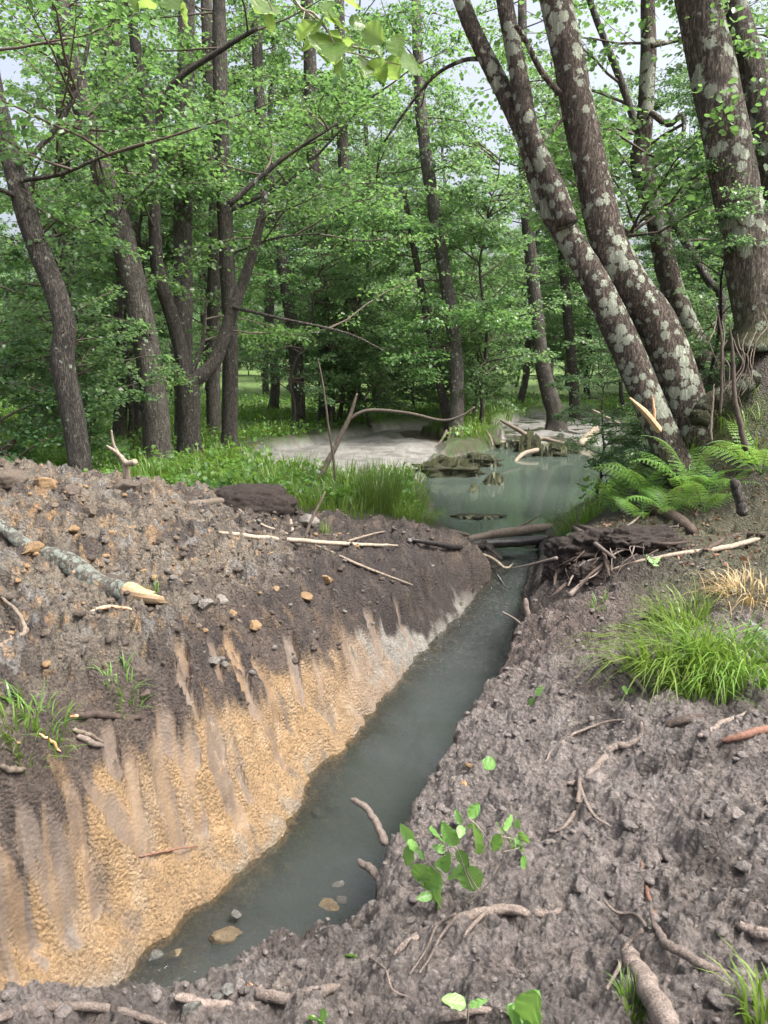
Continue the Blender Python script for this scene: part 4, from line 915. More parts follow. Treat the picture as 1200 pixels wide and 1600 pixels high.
def fern(u, v, nf, size, label, seed, az0=0, azr=6.28):
    rng = np.random.default_rng(seed); p = hit(u, v)
    r = thing('fern', tuple(p - np.array([0, 0, .02])), label, 'fern', 'ferns on the right bank')
    for k in range(nf):
        f = link('frond', FROND[k % 4], r); s = size * rng.uniform(.75, 1.15)
        f.scale = (s, s, s); f.rotation_euler = (rng.normal(0, .2), rng.uniform(-.75, -.15), az0 + azr * (k + rng.uniform(-.3, .3)) / nf)
fern(1010, 780, 11, 1.25, 'bright fern spreading in front of the leaning alder stems', 501)
fern(1075, 770, 11, 1.3, 'bright fern at the right foot of the leaning alder', 502)
fern(960, 800, 9, 1.1, 'fern closest to the pond beside the soft grass', 503)
fern(1190, 740, 10, 1.4, 'fern cut by the right edge of the frame', 504)
fern(1000, 812, 7, .75, 'small fern just above the root plate', 505)
fern(1130, 765, 7, .9, 'small darker fern between the two bright ferns and the dead stalk', 506)

fern(1045, 806, 9, 1.0, 'fern hanging over the root plate below the leaning alder', 507)
fern(975, 772, 9, 1.05, 'fern leaning over the pond edge under the leaning alder', 508)
fern(1100, 800, 8, .9, 'fern left of the short dead stump', 509)

# ------------------------------------------------------------------ broken log, sticks, roots
def chip_end(mb, p, d, r, L, rng, n=16, col=.5):
    """a torn end: a jagged half sleeve of wood running out along d"""
    d = unit(d); x = unit(np.cross(d, [0, 0, 1])); y = np.cross(x, d); V = []; rings = 6
    for i in range(rings):
        t = i / (rings - 1)
        for j in range(n):
            a = 2 * math.pi * j / n; k = .5 + .5 * math.cos(a + .6)
            ln = L * (t * (.35 + .65 * k * (1 + .35 * math.sin(j * 2.7)))); rr = r * (1 - .55 * t ** 1.5 * (1.1 - .6 * k)) * (.93 if i == 0 else 1)
            V.append(p + d * ln + (x * math.cos(a) + y * math.sin(a)) * rr * (1 - .12 * t * rng.random()))
    q = [(i * n + j, i * n + (j + 1) % n, (i + 1) * n + (j + 1) % n, (i + 1) * n + j) for i in range(rings - 1) for j in range(n)]
    V.append(p + d * L * .30); c = len(V) - 1
    tr = [((rings - 1) * n + j, (rings - 1) * n + (j + 1) % n, c) for j in range(n)]
    mb.add(np.array(V), q, tr, col); return mb
def log():
    rng = np.random.default_rng(5); px = [(8, 918), (60, 945), (110, 962), (160, 978), (205, 992)]
    P = np.array([at_y(u, v, y) for (u, v), y in zip(px, [5.35, 5.2, 5.06, 4.92, 4.8])])
    for i in range(len(P)): P[i][2] = max(P[i][2], ground_z(P[i][0], P[i][1]) + .045)
    r = thing('broken_log', tuple(P[0]), 'broken lichen-covered log with fresh orange end on the spoil heap', 'log')
    b = part('bark', tube(MB(), resample(P, 40), [.040, .058, .070, .078, .074], 18, .14, 6), M['bark_log'], r)
    part('torn_end', chip_end(MB(), P[-1], P[-1] - P[-2] + np.array([0.02, 0, .0]), .068, .36, rng), M['wood_fresh'], r, False)
    for t, s in ((.60, .8), (.75, .5)):
        c = resample(P, 40)[int(t * 40)] + np.array([.0, -.064, .018]); bm = MB()
        a = np.linspace(0, 2 * math.pi, 9)[:-1]; bm.add(np.vstack([[c], np.stack([c[0] + .05 * s * np.cos(a), c[1] + .004 * np.sin(a) - .006 * np.cos(a), c[2] - .01 * np.cos(a) + .017 * s * np.sin(a) * (1 + .3 * np.sin(3 * a))], 1)]), None, [(0, i + 1, (i + 1) % 8 + 1) for i in range(8)])
        part('bark_wound', bm, M['wood_orange'], r, False)
log()
def stick(px, w, mat, label, name='stick', cat='stick', lift=.01, seed=0, ys=None, forks=(), group=None, rough=.17, seg=10, z=None, end=None):
    """a stick over the ground along traced pixels; w is width in pixels"""
    if ys is not None:
        P = np.array([at_y(u, v, y) for (u, v), y in zip(px, np.interp(np.linspace(0, 1, len(px)), np.linspace(0, 1, len(ys)), ys))])
    elif z is not None: P = np.array([at_z(u, v, zz) for (u, v), zz in zip(px, np.interp(np.linspace(0, 1, len(px)), np.linspace(0, 1, len(z)), z))])
    else:
        P = hits(px, lift); k_ = np.arange(len(px)); yf = np.polyval(np.polyfit(k_, P[:, 1], min(2, len(px) - 1)), k_)
        P = np.array([at_y(u, v, .65 * a_ + .35 * b_ - lift) for (u, v), a_, b_ in zip(px, yf, P[:, 1])])
    d = float(np.mean(P[:, 1])); r = [px_w(a, d) / 2 for a in w]
    n = max(12, len(px) * 7); c = resample(P, n); rng = np.random.default_rng(seed); c[1:-1] += rng.normal(0, r[0] * .05, (n - 2, 3))
    wv = np.cumsum(rng.normal(0, min(max(r), .008) * .32, (n, 3)), 0); wv -= np.linspace(0, 1, n)[:, None] * wv[-1]; c = c + wv * .8
    r = np.interp(np.linspace(0, 1, n), np.linspace(0, 1, len(r)), r); e_ = np.clip(np.minimum(np.arange(n), np.arange(n)[::-1]) / 2.0, .0, 1); r = list(r * (.55 + .45 * e_) * (1 + .08 * vnoise(np.arange(n) * .35 + seed, np.zeros(n), seed)))
    main = tube(MB(), c, r, seg, rough, seed)
    if not forks and end is None: return solo(name, main, M[mat], label, cat, group)
    root = thing(name, tuple(P[0]), label, cat, group); part('shaft', main, M[mat], root)
    for (fp, fw, fd) in forks:
        if ys is not None: F = np.array([at_y(u, v, yy) for (u, v), yy in zip(fp, np.linspace(fd[0], fd[1], len(fp)))])
        else: F = hits(fp, lift) if fd is None else np.array([at_z(u, v, zz) for (u, v), zz in zip(fp, np.linspace(fd[0], fd[1], len(fp)))])
        part('side_branch', tube(MB(), resample(F, max(8, 5 * len(fp))), [px_w(a, d) / 2 for a in fw], 6, rough, seed + 3), M[mat], root)
    if end is not None:
        dv = c[-1] - c[-3] if end[0] else c[0] - c[2]; pp = c[-1] if end[0] else c[0]
        part('torn_end', chip_end(MB(), pp, dv, r[-1 if end[0] else 0] * .9, end[1], rng, 10), M['wood_orange'], root, False)
    return root
S = stick
# on the dam and the left heap
S([(342, 832), (430, 842), (540, 850), (622, 852)], [7, 8, 7, 4], 'stick_pale', 'long pale stick lying across the top of the dam', seed=1, lift=.03, forks=[([(545, 850), (585, 838), (600, 835)], [4, 2], None)])
S([(360, 785), (400, 815), (452, 835)], [3, 4, 4], 'stick_pale', 'thin pale twig slanting down the dark soil mound', seed=2, lift=.05)
S([(455, 812), (460, 850), (462, 885)], [6, 8, 6], 'stick_pale', 'short upright pale stick stuck in the dam', seed=3, ys=[8.0, 7.5])
S([(508, 768), (488, 810), (472, 850)], [3, 5, 6], 'stick_brown', 'thin brown stick leaning over the long pale stick', seed=4, ys=[7.9, 7.8])
S([(492, 852), (560, 882), (645, 914)], [4, 5, 3], 'stick_pale', 'thin pale stick slanting down the dam towards the stream', seed=5, lift=.03)
S([(417, 765), (417, 795)], [7, 8], 'stick_black', 'black stub standing in the grass edge behind the mound', seed=6, ys=[9.6, 9.6], name='stub')
S([(288, 788), (330, 784), (372, 780)], [10, 12, 11], 'stick_brown', 'dark log at the foot of the grass behind the heap', seed=7, name='fallen_log', cat='log', lift=.05)
S([(200, 752), (196, 730), (193, 718), (180, 704), (166, 696)], [12, 10, 8, 6, 4], 'stick_pale', 'forked broken stub poking out of the heap crest', seed=8, ys=[7.9, 7.9], name='forked_stub', forks=[([(193, 720), (200, 724), (212, 722)], [9, 10], (7.9, 7.8)), ([(190, 716), (178, 695), (174, 672)], [6, 3], (7.9, 7.95))])
S([(0, 985), (18, 1000), (38, 985), (20, 950), (0, 932)], [10, 9, 7, 6, 5], 'stick_brown', 'bent brown stick at the left edge beside the log', seed=9, lift=.03)
S([(0, 1010), (40, 985), (55, 960)], [14, 12, 8], 'stick_brown', 'dark branch at the left edge under the log', seed=10, lift=.02)
S([(142, 955), (170, 948), (205, 952)], [5, 7, 5], 'wood_orange', 'orange peeled splinter lying above the log', name='wood_splinter', cat='wood', seed=11, lift=.02)
S([(120, 1120), (160, 1117), (222, 1122)], [12, 14, 9], 'root_dark', 'brown stick with orange torn end on the slope below the log', seed=12, lift=.03, end=(False, .05))
S([(112, 1140), (135, 1145), (160, 1160)], [7, 9, 6], 'stick_brown', 'upper of two short bark pieces below the brown stick', name='bark_piece', cat='bark', seed=13, lift=.01)
S([(122, 1150), (142, 1158), (162, 1166)], [9, 12, 7], 'root', 'lower of two short bark pieces below the brown stick', name='bark_piece', cat='bark', seed=14, lift=.02)
S([(2, 1198), (20, 1200), (40, 1202)], [8, 12, 7], 'stick_brown', 'bark piece at the left edge under the grass sprigs', name='bark_piece', cat='bark', seed=15, lift=.02)
S([(60, 1145), (80, 1160), (95, 1175)], [4, 6, 3], 'wood_orange', 'orange splinter below the left grass sprig', name='wood_splinter', cat='wood', seed=16, lift=.01)
S([(218, 1338), (250, 1330), (310, 1322)], [3, 4, 3], 'root_red', 'thin rusty root laid across the orange clay bank', name='root', cat='root', seed=17, lift=.012)
# across the breach
S([(636, 842), (707, 855), (757, 857), (802, 872)], [7, 8, 7, 4], 'stick_black', 'thin black wet branch lying along the dam edge into the breach', seed=21, lift=.04, forks=[([(757, 858), (770, 868), (785, 880)], [4, 2], None)])
S([(708, 852), (760, 850), (810, 847), (860, 842)], [12, 14, 15, 16], 'stick_black', 'thick black wet log bridging the stream breach', name='wet_log', cat='log', seed=22, z=[.08, .06, .07, .12])
S([(722, 845), (770, 834), (815, 829), (864, 822)], [10, 14, 15, 16], 'stick_brown', 'dark brown log lying just behind the wet black log', name='wet_log', cat='log', seed=23, z=[.03, .05, .06, .10], forks=[([(806, 826), (825, 816), (842, 807)], [5, 2], (.06, .22))])
S([(690, 830), (710, 831), (734, 836)], [7, 8, 6], 'stick_brown', 'short stub floating by the left end of the dark brown log', seed=24, z=[.03, .03])
S([(742, 862), (768, 872), (790, 886), (802, 880)], [4, 5, 4, 2], 'stick_pale', 'thin tan twig hanging into the breach', seed=25, z=[.12, .06, 0, 0])
S([(775, 895), (786, 912), (795, 922)], [4, 5, 5], 'stick_black', 'short dark twig dipping into the stream below the breach', seed=26, z=[-.05, -.15, -.20])
S([(820, 935), (826, 970), (822, 1000)], [10, 9, 6], 'root', 'knobbly root standing up at the bank edge below the root plate', name='root', cat='root', seed=27, ys=[6.2, 6.1], forks=[([(823, 985), (806, 968), (785, 956)], [4, 3], (6.1, 6.2))])
S([(548, 1250), (572, 1268), (592, 1296), (604, 1320)], [10, 12, 13, 15], 'root', 'upper broken root poking out over the stream', name='root', cat='root', seed=28, ys=[3.15, 2.95])
S([(558, 1345), (580, 1360), (598, 1378), (612, 1390)], [11, 15, 17, 18], 'root', 'lower broken root poking out over the stream', name='root', cat='root', seed=29, ys=[2.8, 2.62])
# pond debris
S([(753, 692), (790, 691), (817, 690)], [5, 6, 5], 'stick_pale', 'pale stick lying on the far water left of the debris tangle', seed=31, z=[.05, .06])
S([(828, 686), (850, 686), (886, 696)], [6, 7, 8], 'stick_pale', 'pale branch on top of the debris tangle', seed=32, z=[.25, .2, .15])
S([(804, 722), (818, 709), (840, 703), (872, 696)], [5, 7, 8, 7], 'stick_pale', 'curved pale branch dipping into the pond', seed=33, z=[-.02, .10, .15, .15])
S([(782, 657), (815, 675), (836, 692), (858, 712)], [5, 7, 9, 10], 'stick_brown', 'brown branch leaning across the debris tangle', seed=34, z=[.7, .45, .2, -.02])
S([(908, 694), (918, 684), (934, 668)], [11, 14, 12], 'stick_pale', 'bleached root stump on the far right mud', name='root_stump', cat='root', seed=35, z=[.08, .18, .42])
S([(925, 640), (960, 658), (990, 676)], [3, 4, 3], 'stick_pale', 'thin dead branch leaning over the far right shore', seed=36, ys=[18, 17.5])
S([(498, 752), (512, 722), (527, 690), (545, 650), (558, 615)], [9, 9, 8, 6, 4], 'stick_brown', 'crooked bare stick leaning in front of the silt flat', seed=37, ys=[12.4, 12.6], name='dead_branch', cat='branch', forks=[([(540, 660), (560, 646), (585, 641), (640, 646), (690, 657), (720, 650), (742, 636)], [6, 6, 5, 3], (12.6, 12.9))])
S([(525, 764), (520, 715), (510, 650), (504, 600), (497, 560)], [4, 4, 3, 2], 'twig', 'thin dark straight stem beside the crooked bare stick', seed=38, ys=[12.2, 12.4], name='dead_sapling', cat='sapling')
# right side
S([(1090, 662), (1104, 640), (1130, 618), (1160, 602), (1184, 588)], [30, 34, 32, 30, 26], 'bark_big', 'arched broken branch stump leaning on the mossy mound', name='broken_branch', cat='branch', seed=41, ys=[7.9, 8.0])
S([(1166, 705), (1158, 668), (1148, 620), (1146, 560), (1140, 505)], [10, 9, 7, 5, 2], 'twig', 'tall dead stalk standing before the mossy mound', name='dead_stalk', cat='stem', seed=42, ys=[7.3, 7.5])
S([(1126, 650), (1128, 590), (1127, 520), (1118, 470)], [5, 4, 3, 1.5], 'twig', 'thin dead stem left of the tall dead stalk', name='dead_stalk', cat='stem', seed=43, ys=[7.8, 7.9])
S([(1112, 690), (1113, 650), (1116, 600)], [4, 3.5, 2], 'stick_brown', 'short brown vine stem right of the leaning alder foot', name='dead_stalk', cat='stem', seed=44, ys=[7.7, 7.8])
S([(1162, 806), (1156, 776), (1146, 748)], [20, 18, 15], 'bark', 'short dead stump leaning by the ferns', name='dead_stump', cat='stump', seed=45, ys=[6.9, 7.0])
S([(1004, 795), (1030, 800), (1058, 812), (1086, 832)], [16, 18, 20, 14], 'root_dark', 'thick dark root arching on top of the root plate', name='root', cat='root', seed=46, lift=.06)
S([(955, 890), (1010, 874), (1070, 864), (1140, 856), (1186, 842)], [4, 5, 7, 9, 9], 'stick_pale', 'long pale branch lying over the right bank by the root plate', seed=47, lift=.05)
S([(1100, 860), (1150, 838), (1196, 836)], [7, 9, 9], 'root_dark', 'dark branch above the long pale branch', seed=48, lift=.04)
S([(1164, 968), (1182, 984), (1206, 1004)], [16, 18, 18], 'bark_log', 'short greenish log entering at the right edge', name='cut_log', cat='log', seed=49, lift=.03)
S([(1128, 1158), (1160, 1150), (1206, 1136)], [8, 13, 15], 'root_red', 'red-brown torn root at the right edge below the grass', name='root', cat='root', seed=50, lift=.02)
S([(1090, 1150), (1120, 1135), (1165, 1118), (1185, 1112)], [10, 11, 10, 7], 'root', 'grey branch above the red-brown root', seed=51, lift=.02)
S([(1040, 1135), (1075, 1122), (1110, 1118)], [12, 12, 8], 'root_dark', 'dark root piece in front of the grass tufts', name='root', cat='root', seed=52, lift=.01)
S([(960, 1045), (990, 1062), (1010, 1085)], [6, 7, 5], 'stick_brown', 'brown twig left of the largest grass tuft', seed=53, lift=.01)
S([(910, 1020), (945, 1030), (962, 1040)], [5, 6, 4], 'stick_brown', 'short dark twig on the mud left of the grass', seed=54, lift=.01)
S([(1030, 1060), (1100, 1064), (1198, 1070)], [4, 4, 5], 'stick_brown', 'thin twig lying through the grass tufts', seed=55, lift=.05)
# roots in the near mud
S([(1002, 1128), (1000, 1150), (985, 1162), (960, 1165), (938, 1188), (922, 1208), (905, 1222), (886, 1224)], [7, 9, 12, 13, 12, 12, 10, 6], 'root', 'knotted mud-coated root in the middle of the near bank', name='root', cat='root', seed=61, lift=.02,
  forks=[([(905, 1222), (904, 1250), (896, 1278), (880, 1300), (864, 1308)], [7, 6, 4], None), ([(903, 1226), (914, 1258), (930, 1284), (952, 1298)], [7, 5, 3], None)])
S([(988, 1124), (945, 1130), (905, 1146), (870, 1168), (852, 1190)], [4, 5, 4, 3], 'root', 'thin rootlet left of the knotted root', name='root', cat='root', seed=62, lift=.012)
S([(616, 1495), (640, 1470), (680, 1447), (735, 1428), (790, 1420), (840, 1426), (875, 1420)], [8, 14, 18, 20, 20, 18, 12], 'root', 'thick horizontal root under the seedling', name='root', cat='root', seed=63, lift=.02,
  forks=[([(712, 1437), (682, 1456), (668, 1490), (640, 1532)], [6, 5, 3], None), ([(715, 1440), (690, 1470), (672, 1505), (655, 1530)], [6, 5, 3], None), ([(760, 1432), (732, 1462), (720, 1482)], [8, 6, 4], None)])
S([(1050, 1606), (1015, 1560), (990, 1515), (976, 1482)], [44, 42, 38, 30], 'root', 'broken thick root with torn bark at the bottom edge', name='broken_root', cat='root', seed=64, lift=.05,
  forks=[([(1002, 1478), (978, 1500), (966, 1535), (946, 1572)], [10, 9, 6], None), ([(1006, 1470), (990, 1452), (962, 1448), (940, 1428)], [9, 8, 4], None)])
S([(1018, 1415), (1026, 1450), (1040, 1480), (1068, 1500), (1108, 1512), (1142, 1522)], [8, 14, 17, 17, 16, 8], 'root', 'curving root right of the broken thick root', name='root', cat='root', seed=65, lift=.025)
S([(1148, 1445), (1175, 1455), (1206, 1462)], [12, 20, 22], 'root', 'thick root entering at the right edge of the near mud', name='root', cat='root', seed=66, lift=.01)
S([(398, 1542), (420, 1562), (465, 1566), (510, 1552), (530, 1540)], [18, 20, 20, 18, 12], 'root', 'stubby root with orange torn end at the bottom beside the water', name='root', cat='root', seed=67, lift=.03, end=(False, .05))
S([(-10, 1596), (60, 1580), (130, 1572), (200, 1578), (262, 1604)], [14, 17, 18, 16, 12], 'root', 'muddy root along the bottom left corner', name='root', cat='root', seed=68, lift=.02)
S([(272, 1560), (310, 1570), (360, 1572), (402, 1580)], [14, 18, 18, 14], 'root', 'muddy root between the stones at the bottom edge', name='root', cat='root', seed=69, lift=.02)
S([(570, 1490), (600, 1515), (612, 1545), (640, 1560)], [4, 5, 4, 3], 'root', 'thin rootlet left of the thick horizontal root', name='root', cat='root', seed=70, lift=.01)
S([(1003, 1345), (1010, 1390), (1022, 1430)], [4, 7, 8], 'root_red', 'short rusty root stub above the curving root', name='root', cat='root', seed=71, lift=.015)
S([(690, 1592), (740, 1584), (800, 1592)], [12, 14, 10], 'root', 'pale root under the small seedlings at the bottom', name='root', cat='root', seed=72, lift=.01)

# splinter torn from the leaning alder: pale wood
def torn_splinter():
    P = np.array([at_y(1030, 672, 7.75), at_y(1008, 645, 7.65), at_y(984, 622, 7.55)])
    sp = tube(MB(), resample(P, 10), [.036, .034, .010], 7, .25, 3)
    alder = [o for o in bpy.data.objects if o.name.startswith('leaning_alder')][0]
    part('torn_splinter', sp, M['wood_fresh'], alder, False)
    P2 = np.array([at_y(1019, 618, 7.74), at_y(1022, 640, 7.74), at_y(1024, 660, 7.73)])
    part('torn_scar', tube(MB(), resample(P2, 8), [.006, .013, .006], 6, .25, 4), M['wood_orange'], alder, False)
torn_splinter()

# root plate: the dark upturned mass at the end of the right bank
def fbm3(v, fr, seed, oct=3, gain=.5):
    v = v * fr + seed * .37
    return (fbm(v[:, 0], v[:, 1] + 11, seed, oct, gain) + fbm(v[:, 1] + 3, v[:, 2], seed + 1, oct, gain) + fbm(v[:, 2] + 7, v[:, 0] + 5, seed + 2, oct, gain)) / 1.7
def ico(seed, sub=2, squash=(1, 1, 1), amp=.25, fr=1.6):
    bm = bmesh.new(); bmesh.ops.create_icosphere(bm, subdivisions=sub, radius=1.0)
    v = np.array([x.co[:] for x in bm.verts]); f = np.array([[l.index for l in x.verts] for x in bm.faces]); bm.free()
    nz = fbm3(v, fr, seed, 3)
    return v * (1 + amp * 1.6 * nz)[:, None] * np.array(squash), f
def root_plate():
    c = hit(930, 880)
    r = thing('root_plate', (c[0], c[1], c[2]), 'dark upturned root plate of peat and tangled roots beside the breach', 'root plate')
    for i, (u, vv, yy, sx, sy, sz) in enumerate([(912, 872, 7.25, .30, .22, .24), (955, 862, 7.4, .34, .24, .20), (885, 900, 7.1, .18, .16, .18), (1010, 850, 7.6, .36, .24, .16), (930, 905, 7.0, .20, .16, .14)]):
        p = hit(u, vv) + np.array([0, .10, -.02]); v, f = ico(70 + i, 5, (1, 1, 1), .22, 1.6); v = v * (1 + .30 * fbm3(v, 5.5, 75 + i, 4, .65) + .10 * fbm3(v, 16, 85 + i, 3, .6))[:, None] * np.array([sx, sy, sz])
        part('peat', MB().add(v + p, None, f), M['peat'], r)
    rng = np.random.default_rng(9)
    rr9 = np.random.default_rng(19)
    lines = [[(872, 808), (900, 826), (925, 846), (960, 872)], [(890, 818), (930, 830), (980, 850)], [(935, 880), (905, 888), (880, 905)], [(940, 872), (912, 880), (895, 900), (888, 915)],
             [(930, 868), (900, 872), (870, 886)], [(950, 878), (925, 895), (905, 915)], [(980, 842), (1010, 830), (1060, 822)], [(900, 850), (880, 860), (862, 868)], [(885, 912), (870, 925), (858, 935)],
             [(960, 835), (990, 815), (1005, 800)], [(915, 835), (905, 855), (900, 880)], [(940, 845), (945, 870), (952, 900)], [(890, 930), (905, 915), (918, 905)], [(1000, 845), (1040, 850), (1080, 846)], [(875, 880), (868, 900), (866, 915)]]
    for k in range(26):
        u, v = rr9.uniform(868, 1040), rr9.uniform(835, 890); a = rr9.uniform(1.6, 3.6); q1 = (u + 22 * math.cos(a), v + 16 * math.sin(a)); lines.append([(u, v), q1, (q1[0] + rr9.uniform(-25, 12), q1[1] + rr9.uniform(2, 26))])
    for i, L in enumerate(lines):
        w = (rng.uniform(5, 9) if i > 1 else 13) if i < 15 else rng.uniform(1.6, 4)
        P = np.array([at_y(u, v, hit(u, v)[1] - rng.uniform(.16, .30) - .05 * k) for k, (u, v) in enumerate(L)])
        part('root', tube(MB(), resample(P, 14), [px_w(w, 7) / 2, px_w(w, 7) / 2 * .35], 7, .2, 80 + i), M['root_dark' if i % 3 else 'root'], r)
    P = np.array([at_y(u, v, y_) for (u, v), y_ in zip([(800, 888), (830, 882), (870, 872)], (6.9, 6.75, 6.5))])
    part('root', tube(MB(), resample(P, 12), [.006, .012, .018], 8, .3, 99), M['root'], r)
root_plate()
# big pale leaf beside the breach
# ------------------------------------------------------------------ single leaves, seedlings, overhead branch
def leaf_grid(base, tip, width, nrm, rng, cup=.18, round_=True):
    mb = MB(); base = np.array(base); tip = np.array(tip); L = np.linalg.norm(tip - base); d = (tip - base) / L
    s = unit(np.cross(nrm, d)); u = np.cross(d, s); nt_, ns = 26, 10; V = []; C = []
    for i in range(nt_ + 1):
        t = i / nt_
        w = width * .5 * (math.sin(math.pi * min(1, t ** .72)) ** .62 if 0 < t < 1 else 0) * (1.0 + .05 * math.sin(i * 2.1))
        for j in range(-ns // 2, ns // 2 + 1):
            a = j / (ns / 2); wav = .025 * L * math.sin(i * .8 + abs(a) * 5) * abs(a)
            off = s * w * a + u * (cup * width * (abs(a) ** 1.3) * .5 + wav - .22 * L * (t - .4) ** 2 * (t > .4))
            V.append(base + d * L * t + off); ph = (t * 8 - abs(a) * 2.2) % 1.0; C.append(min(1.0, min(abs(a) * 2.2, .1 + 2.2 * min(ph, 1 - ph))))
    k = ns + 1; q = [(i * k + j, i * k + j + 1, (i + 1) * k + j + 1, (i + 1) * k + j) for i in range(nt_) for j in range(ns)]
    return mb.add(np.array(V), q, None, np.array(C))
def leafy(name, label, cat, stems, lv, conv, mat, stem_mat, seed, stemw, wf=.72, facing=None, dj=.05):
    """stems: pixel polylines; lv: (base px, tip px[, width factor])"""
    rng = np.random.default_rng(seed); P0 = conv(*stems[0][0], 0)
    r = thing(name, tuple(P0), label, cat)
    for i, st in enumerate(stems):
        P = np.array([conv(u, v, 0) for u, v in st]); P[1:] += rng.normal(0, .006, P[1:].shape)
        part('stem', tube(MB(), resample(P, 6 * len(st)), [stemw * (1 if i == 0 else .75), stemw * .4], 6, .1, seed + i), M[stem_mat], r)
    for b in lv:
        dp = rng.uniform(-dj, dj) * .4; a = conv(*b[0], dp); t = conv(*b[1], dp + rng.uniform(-dj, dj))
        wf_ = b[2] if len(b) > 2 else wf; w = np.linalg.norm(t - a) * wf_ * rng.uniform(.9, 1.1)
        nr = unit((np.array([0, -.75, .65]) if facing is None else np.array(facing)) + rng.normal(0, .38, 3))
        lf = part('leaf', leaf_grid(a, t, w, nr, rng), M[mat], r)
    return r
def crop(ox, oy, s): return lambda p: (ox + p[0] * s, oy + p[1] * s)
c4 = crop(600, 1160, 260 / 1200)
b0 = hit(735, 1412); SD = b0[1]
def conv_s(u, v, dy): return at_y(u, v, SD - .02 + dy - (1400 - v) * .00035)
seed_leaves = [((215, 710), (115, 590)), ((250, 745), (160, 730), .5), ((210, 760), (150, 885), .6), ((290, 845), (232, 760), .5), ((300, 880), (235, 1000), .7), ((310, 930), (268, 1040), .6), ((395, 915), (300, 1060), .75),
    ((410, 990), (362, 1205), .6), ((345, 1100), (236, 1128), .6), ((375, 900), (440, 818), .8), ((432, 935), (472, 800), .5), ((522, 742), (420, 578), .55), ((402, 690), (338, 640), .75), ((445, 778), (350, 752), .5), ((540, 768), (604, 908), .62),
    ((592, 915), (455, 972), .6), ((612, 880), (640, 1080), .62), ((655, 600), (680, 795), .72), ((605, 530), (692, 440), .85), ((556, 590), (512, 478), .5), ((560, 600), (545, 690), .6), ((600, 610), (635, 600), .8),
    ((842, 660), (780, 790), .45), ((862, 632), (930, 518), .5), ((838, 640), (822, 590), .6), ((906, 680), (930, 775), .55), ((958, 620), (966, 548), .6), ((990, 770), (945, 680), .5), ((985, 830), (1025, 905), .7), ((990, 640), (1034, 735), .5), ((985, 740), (990, 785), .6)]
leafy('alder_seedling', 'leafy alder seedling growing on the near bank edge, largest of the seedlings', 'seedling',
      [[c4(p) for p in ((600, 1165), (690, 1080), (800, 930), (850, 800), (872, 600))], [c4(p) for p in ((690, 840), (755, 745), (735, 660), (650, 570), (600, 528))], [c4(p) for p in ((640, 1060), (600, 930), (530, 770), (440, 780), (330, 800))],
       [c4(p) for p in ((450, 1020), (330, 890), (300, 840), (240, 730), (205, 700))], [c4(p) for p in ((850, 780), (910, 690), (840, 650))], [c4(p) for p in ((855, 790), (960, 760), (1015, 770), (975, 640))], [c4(p) for p in ((690, 1080), (585, 925), (620, 870))]],
      [tuple([c4(b[0]), c4(b[1])] + list(b[2:])) for b in seed_leaves], conv_s, 'big_leaf', 'stem_green', 601, .0032)
def seedling(label, base, stems, lv, seed, sw=.003):
    g = hit(*base); leafy('alder_seedling', label, 'seedling', stems, lv, lambda u, v, dy: at_y(u, v, g[1] - .015 + dy - (base[1] - v) * .0003), 'big_leaf', 'stem_green', seed, sw)
seedling('two-leaf seedling at the bottom edge, left of its neighbour', (730, 1598), [[(730, 1604), (730, 1575), (728, 1570)]], [((728, 1570), (690, 1560), .6), ((733, 1572), (762, 1562), .4)], 602)
seedling('seedling with upright leaf at the bottom edge, right of its neighbour', (815, 1600), [[(812, 1612), (818, 1596)]], [((820, 1596), (838, 1552), .45), ((816, 1598), (792, 1572), .8), ((818, 1600), (832, 1604), .8)], 603)
seedling('single round leaf on a thin stalk beside the stream bank', (790, 1196), [[(802, 1195), (790, 1190), (775, 1192)]], [((775, 1192), (750, 1196), .85)], 604, .002)
seedling('small seedling with drooping leaves on the bank crest', (842, 1085), [[(845, 1098), (840, 1085), (836, 1080)]], [((838, 1086), (848, 1072), .55), ((836, 1092), (822, 1104), .5), ((836, 1095), (840, 1108), .5)], 605, .002)
seedling('single pale green leaf beside the breach', (868, 850), [[(880, 850), (876, 840)]], [((862, 840), (874, 870), .55), ((885, 838), (905, 832), .5)], 606, .003)
seedling('tiny round-leaved weed by the largest grass tuft', (978, 1082), [[(982, 1086), (980, 1080)]], [((980, 1082), (972, 1074), .8), ((982, 1080), (992, 1078), .7)], 607, .002)
seedling('pale green weed on the bare soil right of the long pale branch', (1022, 884), [[(1022, 890), (1020, 878)]], [((1020, 880), (1010, 866), .5), ((1022, 880), (1032, 870), .5), ((1020, 882), (1030, 884), .5)], 608, .002)
seedling('tiny green leaf lying on the near mud beside the rootlet', (548, 1495), [[(553, 1498), (550, 1496)]], [((553, 1490), (541, 1497), .7)], 609, .0015)
seedling('small bright weed at the bottom beside the stubby root', (500, 1592), [[(500, 1598), (499, 1592)]], [((499, 1594), (488, 1588), .7), ((500, 1592), (510, 1586), .7), ((500, 1594), (508, 1600), .7)], 610, .0015)

